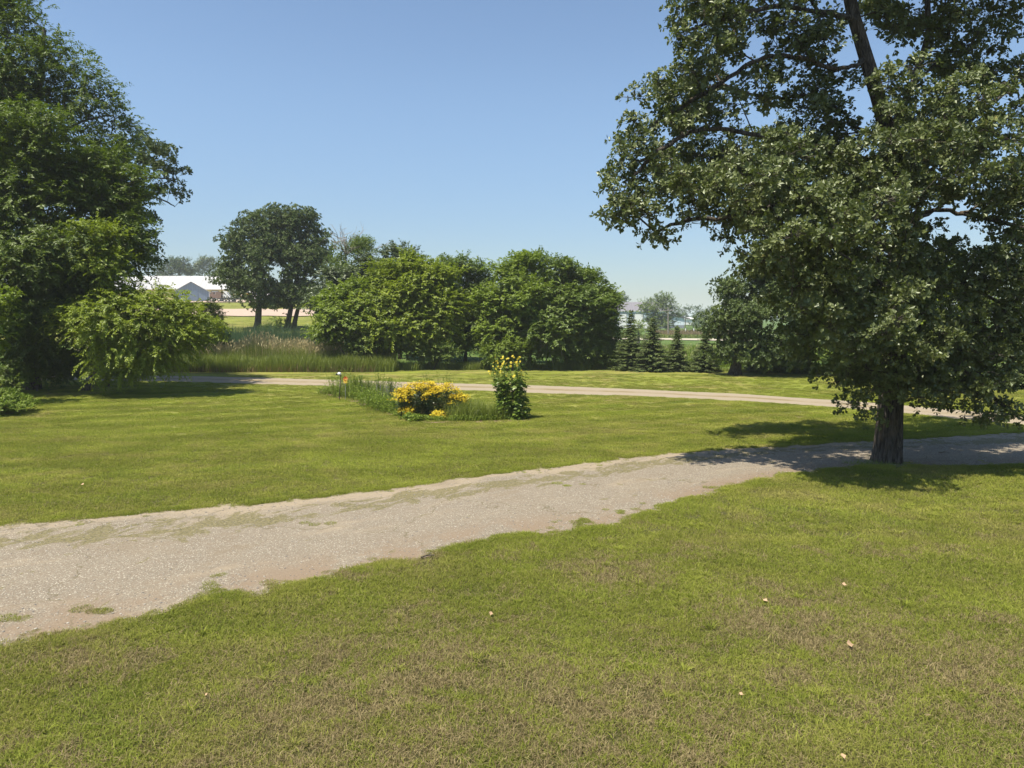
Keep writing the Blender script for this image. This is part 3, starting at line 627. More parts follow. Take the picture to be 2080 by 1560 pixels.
    sz = size * r.uniform(0.65, 1.25, len(A))
    g.leaves(Pp, unit(A), Nn, sz, tpl, t)
def tree(name, label, trunk, r0, r1, blobs, ncl, mind, cr, nwh, nlf, size, leaf, bark='bark', tpl=LEAF, style='shoot', droop=0.2, limbs=(), seed=1,
         group=None, cat='tree', limbparts=False, flat=0.75, rtip=0.012, twigs=False, shell=0.45, extra_trunks=(), bare=0, foliage_name='crown', flare=1.35, loc=None, bark_geo=False, split=True):
    r = np.random.default_rng(seed)
    trunk = np.array(trunk, float)
    # resample the trunk smoothly
    def resample(tr, m_=16):
        s = np.concatenate([[0], np.cumsum(np.linalg.norm(np.diff(tr, axis=0), axis=1))]); q = np.linspace(0, s[-1], m_)
        c = np.stack([np.interp(q, s, tr[:, k]) for k in range(3)], 1)
        for _ in range(2): c[1:-1] = (c[:-2] + 2 * c[1:-1] + c[2:]) / 4
        return c
    T = resample(trunk)
    if split:
        nb = []
        for b in blobs:
            rm = min(b[3:]); k = int(np.clip(b[3] * b[4] * b[5] / 0.9, 5, 11))
            nb.append((b[0], b[1], b[2], b[3] * .6, b[4] * .6, b[5] * .6))
            for _ in range(k):
                d = unit(r.normal(size=3)); q = r.uniform(.5, .85); f = r.uniform(.28, .5)
                nb.append((b[0] + d[0] * b[3] * q, b[1] + d[1] * b[4] * q, b[2] + d[2] * b[5] * q, b[3] * f * .5 + rm * f * .5, b[4] * f * .5 + rm * f * .5, b[5] * f * .5 + rm * f * .5))
        blobs = nb
    clumps = sample_clumps(r, blobs, ncl, mind, shell); B = np.array(blobs); centre = (B[:, :3] * (B[:, 3:4] ** 2)).sum(0) / (B[:, 3:4] ** 2).sum()
    pos, rad, chains, limbch = skeleton(r, T, None, limbs, clumps, rtip)
    root = thing(name, label, cat, T[0], group)
    g = Geo(); t = np.linspace(0, 1, len(T))
    R = r0 + (r1 - r0) * t ** 0.8
    if not bark_geo:
        R[0] *= flare; TT = T.copy(); TT[0, 2] -= 0.15
        g.tube(TT, R, 12)
    else:
        ns, nh = 160, 220; tt = np.linspace(0, 1, nh) ; q = np.stack([np.interp(tt, t, T[:, k]) for k in range(3)], 1); q[0, 2] -= 0.12
        Rr = np.interp(tt, t, R); zz = q[:, 2] - q[0, 2]; Rr = Rr * (1 + 0.24 * np.exp(-zz / 0.25)); th = np.arange(ns) * 2 * math.pi / ns
        wob = 0.35 * np.sin(zz * 2.1 + 1) + 0.2 * np.sin(zz * 5.3)
        fur = np.zeros((nh, ns))
        for kk, am, zf in ((29, 1.0, 2.6), (41, 0.8, 3.9), (17, 0.6, 1.7)):
            fur += am * np.abs(np.sin(0.5 * kk * th[None] + 1.1 * np.sin(zz[:, None] * zf + kk + 2.0 * np.sin(th[None] * 3)) + wob[:, None]))
        but = 1 + 0.10 * np.exp(-zz / 0.3)[:, None] * np.sin(5 * th[None] + 0.7)
        rr = Rr[:, None] * but - 0.032 * (1.4 - fur / 1.2) * (Rr[:, None] / 0.35)
        V = np.stack([q[:, None, 0] + rr * np.cos(th), q[:, None, 1] + rr * np.sin(th), np.broadcast_to(q[:, 2:3], rr.shape)], -1)
        i = np.arange(nh - 1)[:, None] * ns; j = np.arange(ns)[None]; j2 = (j + 1) % ns
        g.add(V, np.stack([i + j, i + j2, i + ns + j2, i + ns + j], -1).reshape(-1), np.full((nh - 1) * ns, 4))
    for et in extra_trunks:
        E = resample(np.array(et, float), 10); E[0, 2] -= 0.15; RE = r0 * 0.9 + (r1 - r0 * 0.9) * np.linspace(0, 1, 10) ** 0.8; RE[0] *= flare; g.tube(E, RE, 10)
    gb = Geo() if limbparts else g
    for ch in limbch:
        ge = Geo() if limbparts else g
        Rl = np.clip(rad[ch], 0.05, r0 * 0.48); Rl = np.minimum.accumulate(Rl); Rl[-1] *= 0.6
        PL = pos[ch]; s = np.linspace(0, 1, len(ch)); q = np.linspace(0, 1, len(ch) * 4)
        from_ = np.stack([np.interp(q, s, PL[:, k]) for k in range(3)], 1)
        for _ in range(3): from_[1:-1] = (from_[:-2] + 2 * from_[1:-1] + from_[2:]) / 4
        from_[2:-1] += r.normal(0, 0.018, (len(q) - 3, 3))
        ge.tube(from_, np.interp(q, s, Rl), 10, cap=False)
        if limbparts: ge.obj('limb', M[bark], root, True)
    for ch in chains: tube_chain(gb, pos, rad, ch, r0 * 0.45)
    g.obj('trunk', M[bark], root, True)
    gt = gb if limbparts else None
    gl = Geo()
    foliage(r, gl, clumps[bare:], cr, nwh, nlf, size, tpl, style, centre, droop, gt if twigs else None, flat)
    if limbparts: gb.obj('branches', M[bark], root)
    gl.obj(foliage_name, M[leaf], root)
    return root

# --- the large oak beside the driveway
def ap(px, py, Y): return at(px, py, Y)
base = gnd(1802, 938); BY = base[1]
oak_trunk = [base, ap(1806, 870, BY), ap(1812, 780, BY), ap(1826, 600, BY), ap(1838, 430, BY + .1), ap(1803, 250, BY), ap(1774, 160, BY), ap(1745, 75, BY), ap(1718, 0, BY), ap(1700, -130, BY + .2), ap(1720, -300, BY + .3)]
oak_limbs = [
    [ap(1770, 150, BY), ap(1740, 133, BY - .2), ap(1690, 141, BY - .3), ap(1640, 118, BY - .5), ap(1580, 110, BY - .6), ap(1530, 122, BY - .7), ap(1460, 172, BY - .8), ap(1390, 214, BY - .9), ap(1330, 250, BY - .9)],
    [ap(1815, 330, BY), ap(1740, 320, BY - .6), ap(1640, 300, BY - .9), ap(1530, 270, BY - 1), ap(1440, 259, BY - 1.1), ap(1385, 275, BY - 1.1), ap(1320, 318, BY - 1.1), ap(1280, 370, BY - 1.1)],
    [ap(1740, 60, BY), ap(1660, 20, BY - .5), ap(1560, 10, BY - .9), ap(1470, 40, BY - 1), ap(1400, 60, BY - 1)],
    [ap(1838, 430, BY), ap(1870, 432, BY - .2), ap(1905, 424, BY - .4), ap(1950, 432, BY - .5), ap(2030, 450, BY - .7), ap(2130, 480, BY - .6)],
    [ap(1828, 575, BY), ap(1880, 568, BY - .4), ap(1960, 572, BY - .7), ap(2040, 620, BY - .9)],
    [ap(1836, 450, BY), ap(1780, 420, BY - 1), ap(1700, 400, BY - 1.6), ap(1600, 410, BY - 1.9), ap(1500, 440, BY - 1.6), ap(1400, 445, BY - 1.3), ap(1330, 470, BY - 1.2)],
    [ap(1826, 560, BY), ap(1780, 540, BY - 1.2), ap(1700, 540, BY - 2.0), ap(1620, 580, BY - 2.2)],
    [ap(1810, 270, BY), ap(1850, 180, BY + .5), ap(1892, 60, BY + .9), ap(1880, -40, BY + 1.1), ap(1900, -200, BY + 1.2)],
    [ap(1838, 400, BY), ap(1900, 340, BY - .9), ap(1960, 250, BY - 1.4), ap(2040, 190, BY - 1.2)],
    [ap(1824, 640, BY), ap(1780, 680, BY - .8), ap(1730, 740, BY - 1.0), ap(1700, 780, BY - 1.0)],
    [ap(1824, 640, BY), ap(1880, 680, BY - .7), ap(1950, 740, BY - 1.0), ap(2010, 800, BY - 1.1), ap(2070, 850, BY - 1.2)],
    [ap(1828, 520, BY), ap(1800, 500, BY + 1.5), ap(1740, 480, BY + 3.4)],
    [ap(1830, 480, BY), ap(1880, 440, BY + 1.6), ap(1940, 400, BY + 3.2)]]
ob = [blob(*b) for b in (
    (1795, 250, BY - 1.3, 45, 40), (1668, 90, BY - .5, 42, 60), (1815, 165, BY - .9, 36, 42), (1795, 45, BY + .6, 34, 36), (1600, 60, BY - .8, 50, 40), (1850, 290, BY - 1.5, 60, 50), 
    (1430, 70, BY - 1, 85, 75), (1395, 150, BY - 1, 50, 30), (1345, 235, BY - .9, 62, 60), (1430, 215, BY - .8, 60, 45), (1290, 320, BY - 1.1, 45, 50), (1300, 400, BY - 1.2, 62, 55), (1400, 380, BY - 1.2, 80, 42),
    (1340, 480, BY - 1.2, 22, 40), (1255, 430, BY - 1.2, 26, 38), (1413, 460, BY - 1.2, 22, 40), (1462, 470, BY - 1.2, 20, 38), (1268, 350, BY - 1.2, 30, 50), (1470, 420, BY - 1.2, 50, 25),
    (1560, 330, BY - 1.8, 90, 60), (1610, 430, BY - 2.2, 100, 75), (1600, 520, BY - 2.3, 75, 55), (1700, 470, BY - 2.6, 100, 85), (1690, 590, BY - 2.6, 100, 90), (1640, 680, BY - 1.6, 50, 60),
    (1760, 660, BY - 2.2, 80, 80), (1740, 775, BY - 1.2, 60, 50), (1690, 780, BY - 1.0, 25, 22), (1780, 830, BY - .8, 45, 22), (1870, 790, BY - 1.5, 75, 35), (1860, 720, BY - 1.8, 90, 60), (1960, 780, BY - 1.4, 80, 45), (2045, 845, BY - 1.5, 45, 30),
    (1920, 650, BY - 1.2, 90, 60), (2020, 690, BY - 1.2, 70, 80), (2000, 570, BY - 1.2, 90, 60), (2060, 520, BY - 1, 70, 60),
    (1900, 320, BY - 2.4, 105, 85), (1960, 230, BY - 1.8, 90, 70), (1850, 210, BY - 1.0, 60, 60), (1990, 370, BY - 1.6, 70, 50), (1800, 400, BY - 2.4, 70, 60), (1880, 530, BY - .4, 45, 35),
    (1930, 70, BY + 1.0, 90, 75), (2030, 60, BY + .4, 45, 50), (2010, 160, BY + 0.2, 45, 40), (1560, 170, BY - .3, 50, 45), (1630, 90, BY - .2, 55, 45), (1600, 20, BY - .6, 75, 40), (1510, 95, BY - .7, 40, 40), (1670, 190, BY + .8, 70, 45), (1650, 270, BY + .6, 80, 55),
    (1720, 350, BY - 1.0, 80, 60), (1838, 560, BY - 1.6, 60, 55), (1828, 480, BY - 2.0, 60, 40), (1830, 650, BY - 1.8, 70, 60), (2020, 430, BY - .8, 45, 35), (1880, 500, BY - 1.2, 45, 30), (1350, 350, BY + 2.6, 70, 55), (1450, 330, BY + 3.2, 80, 60), (1400, 200, BY + 2.8, 70, 50), (1540, 430, BY + 3.4, 60, 40), (1460, 40, BY + 3.2, 60, 40), (1640, 520, BY + 3.2, 70, 50), (1640, 470, BY - 3.6, 90, 70), (1560, 380, BY - 3.2, 70, 50), (1740, 620, BY - 3.4, 90, 70), (1620, 600, BY - 3.0, 60, 50), (1560, 470, BY - 2.0, 60, 40), (2120, 330, BY - .6, 80, 90), (2180, 500, BY - .6, 110, 120), (2150, 680, BY - .6, 100, 100), (2120, 180, BY - .3, 60, 60),
    (1450, -60, BY - .8, 110, 70), (1600, -110, BY - .3, 110, 80), (1750, -150, BY - .6, 110, 90), (1900, -120, BY + .4, 120, 90), (2050, -80, BY + .2, 110, 90), (1700, -290, BY, 110, 80), (1850, -290, BY + .3, 110, 80), (1780, -390, BY, 80, 50), (1990, -220, BY, 90, 70), (1560, -220, BY, 90, 60),
    (1560, 330, BY + 2.6, 100, 80), (1700, 400, BY + 3.4, 120, 90), (1880, 300, BY + 3.2, 120, 80), (1740, 560, BY + 2.8, 110, 70), (1950, 560, BY + 2.8, 100, 60), (2050, 400, BY + 2.8, 60, 60), (1800, -60, BY + 3, 140, 80), (1780, 760, BY + 2.2, 70, 50), (1940, 740, BY + 2.2, 90, 60))]
tree('oak_tree', 'large spreading dark green oak standing beside the driveway on the right', oak_trunk, 0.325, 0.10, ob, 1500, 0.39, 0.43, 20, 8, 0.112, 'oakleaf', 'oakbark', OAK, 'rosette', 0.5, oak_limbs, 3,
     limbparts=True, rtip=0.010, twigs=True, shell=0.5, bark_geo=True, split=False)

EL = dict(size=0.15, tpl=LEAF, style='spray')
def simple_trunk(px, Y, top_px, top_py, lean=0.0):
    b = onground(px, Y); t = at(top_px, top_py, Y); m_ = (b + t) / 2 + np.array([lean, 0, 0]); return [b, b * .75 + m_ * .25 + np.array([lean * .3, 0, 0]), m_, t]
# --- trees on the left
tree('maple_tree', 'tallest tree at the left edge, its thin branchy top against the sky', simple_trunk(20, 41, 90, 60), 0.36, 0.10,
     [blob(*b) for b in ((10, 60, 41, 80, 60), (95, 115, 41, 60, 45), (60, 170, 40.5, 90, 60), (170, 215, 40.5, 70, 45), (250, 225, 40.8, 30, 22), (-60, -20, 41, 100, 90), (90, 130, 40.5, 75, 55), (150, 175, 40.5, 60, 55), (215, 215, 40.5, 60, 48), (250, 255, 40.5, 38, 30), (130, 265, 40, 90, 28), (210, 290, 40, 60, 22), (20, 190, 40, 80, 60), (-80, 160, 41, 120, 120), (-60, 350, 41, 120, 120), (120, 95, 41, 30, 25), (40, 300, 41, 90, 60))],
     560, 0.70, 0.85, 24, 8, 0.17, 'elder_shade', droop=0.35, seed=11, limbs=[[at(45, 330, 41), at(90, 290, 40.5), at(130, 265, 40.3), at(180, 240, 40.2), at(230, 235, 40)]], rtip=0.014)
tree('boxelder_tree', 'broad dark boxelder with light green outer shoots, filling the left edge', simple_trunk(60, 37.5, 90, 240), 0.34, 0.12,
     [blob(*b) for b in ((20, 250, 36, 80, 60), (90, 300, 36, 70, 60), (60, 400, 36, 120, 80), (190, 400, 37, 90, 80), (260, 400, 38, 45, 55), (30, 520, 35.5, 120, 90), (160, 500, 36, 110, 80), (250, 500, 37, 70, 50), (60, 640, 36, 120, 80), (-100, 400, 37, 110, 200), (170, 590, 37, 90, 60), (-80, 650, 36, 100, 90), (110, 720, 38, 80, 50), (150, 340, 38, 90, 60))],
     820, 0.70, 0.85, 26, 8, 0.18, 'elder_shade', droop=0.5, seed=12, rtip=0.013)
tree('boxelder_tree', 'drooping yellow-green boxelder hanging low over the left end of the gravel track', simple_trunk(170, 37, 250, 600, 0.3), 0.22, 0.08,
     [blob(*b) for b in ((235, 608, 34.5, 60, 36), (305, 615, 34.5, 50, 32), (250, 665, 34, 95, 55), (340, 650, 34.5, 75, 55), (395, 658, 35, 38, 36), (210, 715, 34, 60, 45), (300, 715, 34.5, 85, 32), (375, 700, 35, 42, 28), (200, 760, 34, 18, 16), (265, 757, 34.2, 45, 14), (165, 640, 34.5, 60, 50), (345, 612, 35, 30, 18))],
     300, 0.60, 0.60, 26, 8, 0.13, 'elder_y', droop=0.6, seed=13, rtip=0.011, limbs=[[at(190, 680, 37), at(240, 640, 36), at(300, 630, 35), at(360, 650, 34.6), at(400, 690, 34.5)]])
tree('boxelder_tree', 'slender young boxelder with bright green shoots against the dark trees on the left', simple_trunk(215, 39, 205, 480), 0.10, 0.04,
     [blob(*b) for b in ((190, 480, 34.8, 50, 38), (205, 540, 34.6, 50, 35), (150, 520, 35, 40, 40))], 50, 0.6, 0.6, 22, 8, 0.14, 'elder_y', droop=0.3, seed=14, rtip=0.008)
tree('oak_tree', 'dark oak behind the left trees, one limb reaching out to the right over the sky', simple_trunk(215, 52, 230, 350), 0.42, 0.16,
     [blob(*b) for b in ((320, 325, 51, 50, 28), (350, 355, 51, 30, 20), (362, 392, 51, 20, 13), (320, 385, 51, 30, 18), (275, 320, 52, 50, 40), (290, 400, 52, 30, 14), (285, 470, 52, 38, 42), (305, 520, 52, 28, 22), (260, 420, 52, 40, 60), (200, 380, 52, 80, 90), (180, 520, 52, 90, 80))],
     330, 0.70, 0.68, 24, 8, 0.18, 'oakfar', 'oakbark', OAK, 'rosette', 0.4, seed=15, rtip=0.014, limbs=[[at(230, 430, 52), at(270, 400, 51.5), at(310, 398, 51.2), at(340, 410, 51), at(355, 420, 51)], [at(230, 400, 52), at(270, 365, 51.5), at(310, 360, 51.2), at(360, 365, 51)]])
def shrub(name, label, blobs, Y, px, leaf, n, seed, cr=0.4, size=0.1, mind=0.35, droop=0.2, nwh=20, nlf=8, group=None, tpl=LEAF, cat='shrub'):
    b = onground(px, Y); top = np.array(blobs[0][:3]); trunk = [b, b * .6 + top * .4, top]
    return tree(name, label, trunk, 0.05, 0.02, blobs, n, mind, cr, nwh, nlf, size, leaf, tpl=tpl, droop=droop, seed=seed, rtip=0.007, cat=cat, group=group, foliage_name='foliage')
shrub('boxelder_sapling', 'bright green sapling cut off by the left edge of the photo, at mid height', [blob(-20, 630, 31, 44, 36), blob(-60, 700, 31, 50, 50), blob(12, 605, 31, 20, 14), blob(0, 665, 31, 22, 20)], 31, -60, 'elder', 50, 16, 0.45, 0.13, 0.4, 0.5, cat='sapling')
shrub('weed_mound', 'low rounded mound of bright green weeds at the left edge of the lawn', [blob(0, 818, 28, 60, 28, 1.3), blob(-60, 812, 28, 70, 38, 1.6), blob(42, 830, 28, 30, 20, .9), blob(20, 836, 27.5, 40, 16, .8)], 28, 0, 'weed', 210, 17, 0.26, 0.08, 0.24, 0.1, 26, 8, cat='weeds')
shrub('undergrowth_shrub', 'dark shady shrub under the left trees beside the mown grass', [blob(70, 735, 36.5, 70, 38), blob(140, 750, 38, 50, 22), blob(20, 770, 34, 45, 30)], 36.5, 70, 'mid', 110, 18, 0.5, 0.13, 0.42)
shrub('undergrowth_shrub', 'blue-green bush poking out right of the drooping boxelder', [blob(430, 640, 54, 26, 44, 1.5), blob(445, 680, 54, 24, 30, 1.3), blob(400, 690, 54, 40, 30, 1.2)], 54, 430, 'mid', 90, 19, 0.45, 0.12, 0.4)

# --- oaks on the rise
tree('oak_tree', 'round-topped dark oak with one upright trunk on the grassy rise', [onground(524, 84), at(525, 640, 84), at(530, 560, 84), at(535, 500, 84), at(540, 450, 84)], 0.40, 0.14,
     [blob(*b) for b in ((540, 445, 84, 48, 28), (500, 490, 84, 50, 36), (470, 540, 84, 40, 34), (450, 560, 84, 28, 22), (540, 510, 83, 60, 45), (510, 570, 83, 60, 38), (540, 600, 83, 50, 30), (482, 572, 84, 32, 18), (528, 622, 83.5, 26, 12), (565, 460, 85, 40, 36), (500, 445, 85, 26, 22))],
     300, 1.0, 0.95, 22, 8, 0.24, 'oakfar', 'oakbark', LEAF, 'rosette', 0.3, seed=21, rtip=0.02)
tree('oak_tree', 'dark oak on the rise whose trunk forks in two at the ground', [onground(584, 85), at(592, 620, 85), at(602, 570, 85), at(610, 500, 85), at(610, 455, 85)], 0.32, 0.12,
     [blob(*b) for b in ((600, 455, 85, 48, 32), (635, 490, 85, 38, 36), (650, 540, 85, 30, 36), (610, 530, 84, 55, 45), (600, 590, 84, 55, 34), (640, 600, 84, 30, 30), (655, 640, 84, 18, 20), (580, 500, 84, 45, 45), (570, 620, 84, 30, 12), (575, 655, 84, 5, 7))],
     290, 1.0, 0.95, 22, 8, 0.24, 'oakfar', 'oakbark', LEAF, 'rosette', 0.3, seed=22, rtip=0.02, extra_trunks=[[onground(597, 84.6), at(604, 630, 84.6), at(614, 595, 84.6), at(622, 540, 84.6)]])
shrub('roadside_shrub', 'small open shrub at the foot of the single-trunk oak', [blob(545, 670, 76, 22, 14), blob(560, 655, 76, 12, 10), blob(525, 685, 76, 25, 10)], 76, 545, 'mid', 45, 23, 0.45, 0.16, 0.4, 0.2, 16, 7)

# --- the hedgerow across the middle
HG = 'trees of the hedgerow across the middle'
def hedge(label, px, Y, toppy, blobs, n, leaf, seed, size=0.22, cr=0.85, mind=0.85, nwh=34, nlf=8, droop=0.3, tpl=LEAF, name='boxelder_tree'):
    return tree(name, label, simple_trunk(px, Y, px + 5, toppy), 0.16, 0.05, [blob(*b) for b in blobs], n, mind, cr, nwh, nlf, size, leaf, tpl=tpl, droop=droop, seed=seed, group=HG, rtip=0.012)
hedge('bushy light green tree low at the left end of the hedgerow, above the cattails', 705, 54, 620, ((700, 625, 54, 40, 36), (735, 600, 54, 38, 30), (680, 665, 53.5, 34, 28), (725, 660, 53, 55, 40), (665, 640, 54, 15, 16)), 130, 'elder', 31)
hedge('tall bright yellow-green tree left of centre in the hedgerow', 800, 54, 560, ((795, 568, 54, 45, 28), (833, 543, 54, 38, 22), (775, 610, 53.5, 60, 45), (835, 610, 53, 60, 50), (800, 680, 53, 75, 40), (760, 670, 53.5, 40, 40)), 240, 'elder_y', 32)
hedge('yellow-green tree just right of the tallest one in the hedgerow', 885, 54, 590, ((880, 580, 54, 50, 38), (905, 620, 53.5, 42, 50), (880, 680, 53, 52, 38), (855, 640, 53, 40, 40)), 200, 'elder_y', 33)
hedge('greyish green feathery tree rising behind the gap in the hedgerow', 945, 61, 550, ((935, 555, 61, 50, 24), (965, 550, 61, 28, 20), (900, 545, 62, 22, 14), (950, 620, 61, 70, 55), (950, 680, 61, 60, 40)), 210, 'mid', 34)
hedge('bright green tree right of centre in the hedgerow, behind the sunflower plant', 1030, 54, 570, ((1038, 560, 54, 36, 26), (1068, 540, 54, 32, 20), (1018, 620, 53.5, 38, 44), (1060, 610, 53, 50, 48), (1020, 690, 53, 60, 38), (1075, 680, 53, 45, 45)), 250, 'elder', 35)
hedge('small pale topped tree showing above the hedgerow at its right half', 1075, 60, 530, ((1078, 528, 60, 24, 14), (1100, 545, 60, 25, 18), (1090, 600, 60, 60, 40)), 80, 'mid', 36)
hedge('large rounded mid-green tree near the right end of the hedgerow', 1150, 53.5, 560, ((1148, 552, 54, 40, 24), (1185, 572, 54, 34, 24), (1130, 610, 53, 60, 40), (1190, 620, 53, 50, 45), (1150, 670, 52.5, 80, 45), (1115, 700, 52.5, 42, 30), (1215, 670, 53, 35, 45)), 300, 'mid', 37)
hedge('smaller drooping tree closing the right end of the hedgerow', 1212, 54, 610, ((1215, 615, 54, 26, 26), (1232, 606, 55, 14, 12), (1222, 665, 53.5, 22, 36), (1208, 705, 53, 36, 28)), 100, 'mid', 38)
hedge('loose pale topped tree rising behind the yellow-green hedgerow trees', 812, 62, 530, ((808, 520, 62, 26, 16), (835, 530, 62, 24, 12), (790, 545, 62, 24, 14), (820, 580, 62, 60, 34)), 100, 'willow', 39)
hedge('dark grey-green willow between the oaks and the hedgerow', 700, 68, 560, ((700, 575, 68, 45, 26), (735, 570, 68, 34, 24), (690, 620, 68, 45, 34), (755, 590, 68, 30, 40)), 150, 'willow', 40, 0.22, 0.9, 0.9, name='willow_tree')
hedge('dark leafy tree showing behind the left end of the hedgerow', 762, 66, 530, ((755, 540, 66, 18, 16), (770, 560, 66, 24, 16), (745, 525, 66, 8, 10)), 45, 'oakfar', 41, 0.2, 0.8, 0.8, name='oak_tree')
# dead-topped tree
r = np.random.default_rng(44)
root = thing('dead_topped_tree', 'half dead tree with bare grey twigs and one leafy clump, between oak and hedgerow', 'tree', onground(705, 72))
g = Geo(); b0 = onground(705, 72); stem = np.array([b0, at(704, 600, 72), at(703, 550, 72), at(702, 520, 72)]); g.tube(stem, [.22, .16, .12, .08], 8)
def twig(p, d, L, rad, lvl):
    n_ = 4; pts = [p]
    for k in range(n_): d = unit(d + r.normal(0, 0.14, 3)); pts.append(pts[-1] + d * L / n_)
    g.tube(pts, np.linspace(rad, rad * .45, n_ + 1), 4, cap=False)
    if lvl < 3:
        for k in range(3): twig(pts[1 + k % n_ + (k > 1)], unit(d + r.normal(0, 0.55, 3)), L * 0.62, rad * .6, lvl + 1)
for (x, y) in ((690, 500), (700, 480), (712, 482), (725, 500), (680, 490), (735, 510), (720, 488), (748, 520), (695, 478)):
    s0 = stem[3] if y < 505 else stem[2]; tgt = at(x, y, 72 + r.normal()); twig(s0, unit(tgt - s0), np.linalg.norm(tgt - s0) * 1.0, 0.06, 0)
g.obj('trunk', M['dead'], root, True)
gl = Geo(); cl = sample_clumps(r, [blob(730, 498, 72, 20, 12), blob(715, 505, 72, 12, 8)], 22, 0.5); foliage(r, gl, cl, .6, 20, 7, .2, LEAF, 'spray', at(730, 510, 72)); gl.obj('crown', M['mid'], root)
gl = Geo(); cl = sample_clumps(r, [blob(692, 535, 72, 16, 30), blob(705, 560, 72, 25, 25)], 30, 0.6); foliage(r, gl, cl, .6, 20, 7, .2, LEAF, 'spray', at(700, 540, 72)); gl.obj('ivy', M['mid'], root)
# leafless broken branches hanging in the hedgerow
g = Geo(); r = np.random.default_rng(45); root = thing('fallen_branches', 'tangle of bare grey dead branches hanging at the foot of the rounded hedgerow tree', 'branches', onground(1118, 51.3))
for k in range(34):
    a0 = at(1112 + r.normal(0, 9), 668 + r.normal(0, 8), 51.4 + r.normal(0, .25)); e = a0 + np.array([r.normal(0, .55), r.normal(0, .2), -r.uniform(0.9, 2.0)])
    m_ = (a0 + e) / 2 + r.normal(0, .12, 3); g.tube([a0, m_, e], [.022, .016, .006], 4, cap=False)
g.obj('dead_branch', M['dead'], root)
shrub('understorey_shrub', 'dark shrub at the foot of the yellow-green hedgerow trees', [blob(900, 715, 51.8, 45, 24), blob(840, 710, 51.8, 40, 22)], 51.8, 880, 'mid', 80, 46, 0.45, 0.13, 0.4)
shrub('understorey_shrub', 'bright leafy shrub behind the tall sunflower plant', [blob(1045, 705, 51, 40, 20), blob(1000, 718, 51, 26, 16)], 51, 1040, 'elder', 75, 47, 0.42, 0.13, 0.38)
shrub('understorey_shrub', 'shady shrub under the rounded tree at the hedgerow right half', [blob(1180, 722, 52, 50, 22), blob(1230, 722, 52, 30, 22)], 52, 1190, 'mid', 75, 48, 0.42, 0.13, 0.38)
shrub('understorey_shrub', 'loose low shrub at the left foot of the hedgerow by the cattails', [blob(680, 690, 52.5, 22, 16), blob(740, 705, 51.8, 40, 20)], 52, 720, 'mid', 60, 49, 0.42, 0.13, 0.38)

# --- right side
tree('oak_tree', 'mid-distance green oak behind the row of spruces, left of the big oak trunk', [onground(1494, 47), at(1496, 740, 47), at(1505, 660, 47), at(1540, 560, 47)], 0.38, 0.12,
     [blob(*b) for b in ((1500, 600, 47, 50, 34), (1545, 560, 47, 50, 36), (1560, 530, 47, 45, 30), (1470, 650, 46.5, 40, 30), (1530, 640, 46, 75, 45), (1600, 600, 47, 70, 60), (1490, 695, 46.5, 45, 28), (1570, 695, 46, 70, 30), (1640, 560, 47, 60, 50), (1650, 660, 47, 60, 50), (1445, 665, 47, 24, 24), (1470, 720, 46.5, 36, 20), (1530, 730, 46, 60, 16), (1600, 725, 46, 50, 24), (1690, 620, 47, 60, 60))],
     520, 0.75, 0.72, 24, 8, 0.17, 'oakfar', 'oakbark', LEAF, 'rosette', 0.3, seed=51, rtip=0.014)
tree('boxelder_tree', 'yellow-green tree glimpsed through the right part of the big oak', simple_trunk(1910, 44, 1915, 560), 0.2, 0.06,
     [blob(*b) for b in ((1900, 600, 44, 60, 45), (1950, 640, 44, 60, 55), (1880, 690, 43.5, 60, 45), (1960, 720, 43.5, 55, 40), (1920, 560, 44, 40, 30))], 170, .75, .72, 22, 8, .17, 'elder_y', seed=52, rtip=0.012)
tree('boxelder_tree', 'green tree at the right edge behind the big oak and above the lone spruce', simple_trunk(2060, 45, 2060, 620), 0.2, 0.06,
     [blob(*b) for b in ((2050, 640, 45, 60, 45), (2100, 680, 45, 60, 60), (2030, 710, 44, 50, 35), (2130, 600, 45, 70, 60), (2200, 680, 45, 80, 80))], 170, .75, .72, 22, 8, .17, 'mid', seed=53, rtip=0.012)
tree('boxelder_tree', 'dark leafy tree behind the big oak trunk', simple_trunk(1790, 48, 1790, 600), 0.2, 0.06,
     [blob(*b) for b in ((1790, 620, 48, 60, 40), (1740, 660, 48, 50, 40), (1840, 670, 48, 60, 50), (1780, 715, 47, 80, 34))], 170, .75, .72, 22, 8, .17, 'mid', seed=54, rtip=0.012)
shrub('round_shrub', 'pale green rounded shrub showing left of the big oak skirt', [blob(1672, 712, 58, 28, 22), blob(1668, 735, 58, 30, 20)], 58, 1672, 'weed', 60, 55, 0.5, 0.12, 0.4)
shrub('edge_shrub', 'leafy shrub beyond the lawn right of the big oak trunk', [blob(1900, 755, 41, 50, 20), blob(1960, 765, 41, 40, 22)], 41, 1930, 'elder', 80, 56, 0.4, 0.12, 0.36)
shrub('edge_shrub', 'shrub at the lawn edge left of the lone right-hand spruce', [blob(2010, 770, 40, 36, 22)], 40, 2010, 'mid', 50, 57, 0.4, 0.12, 0.36)

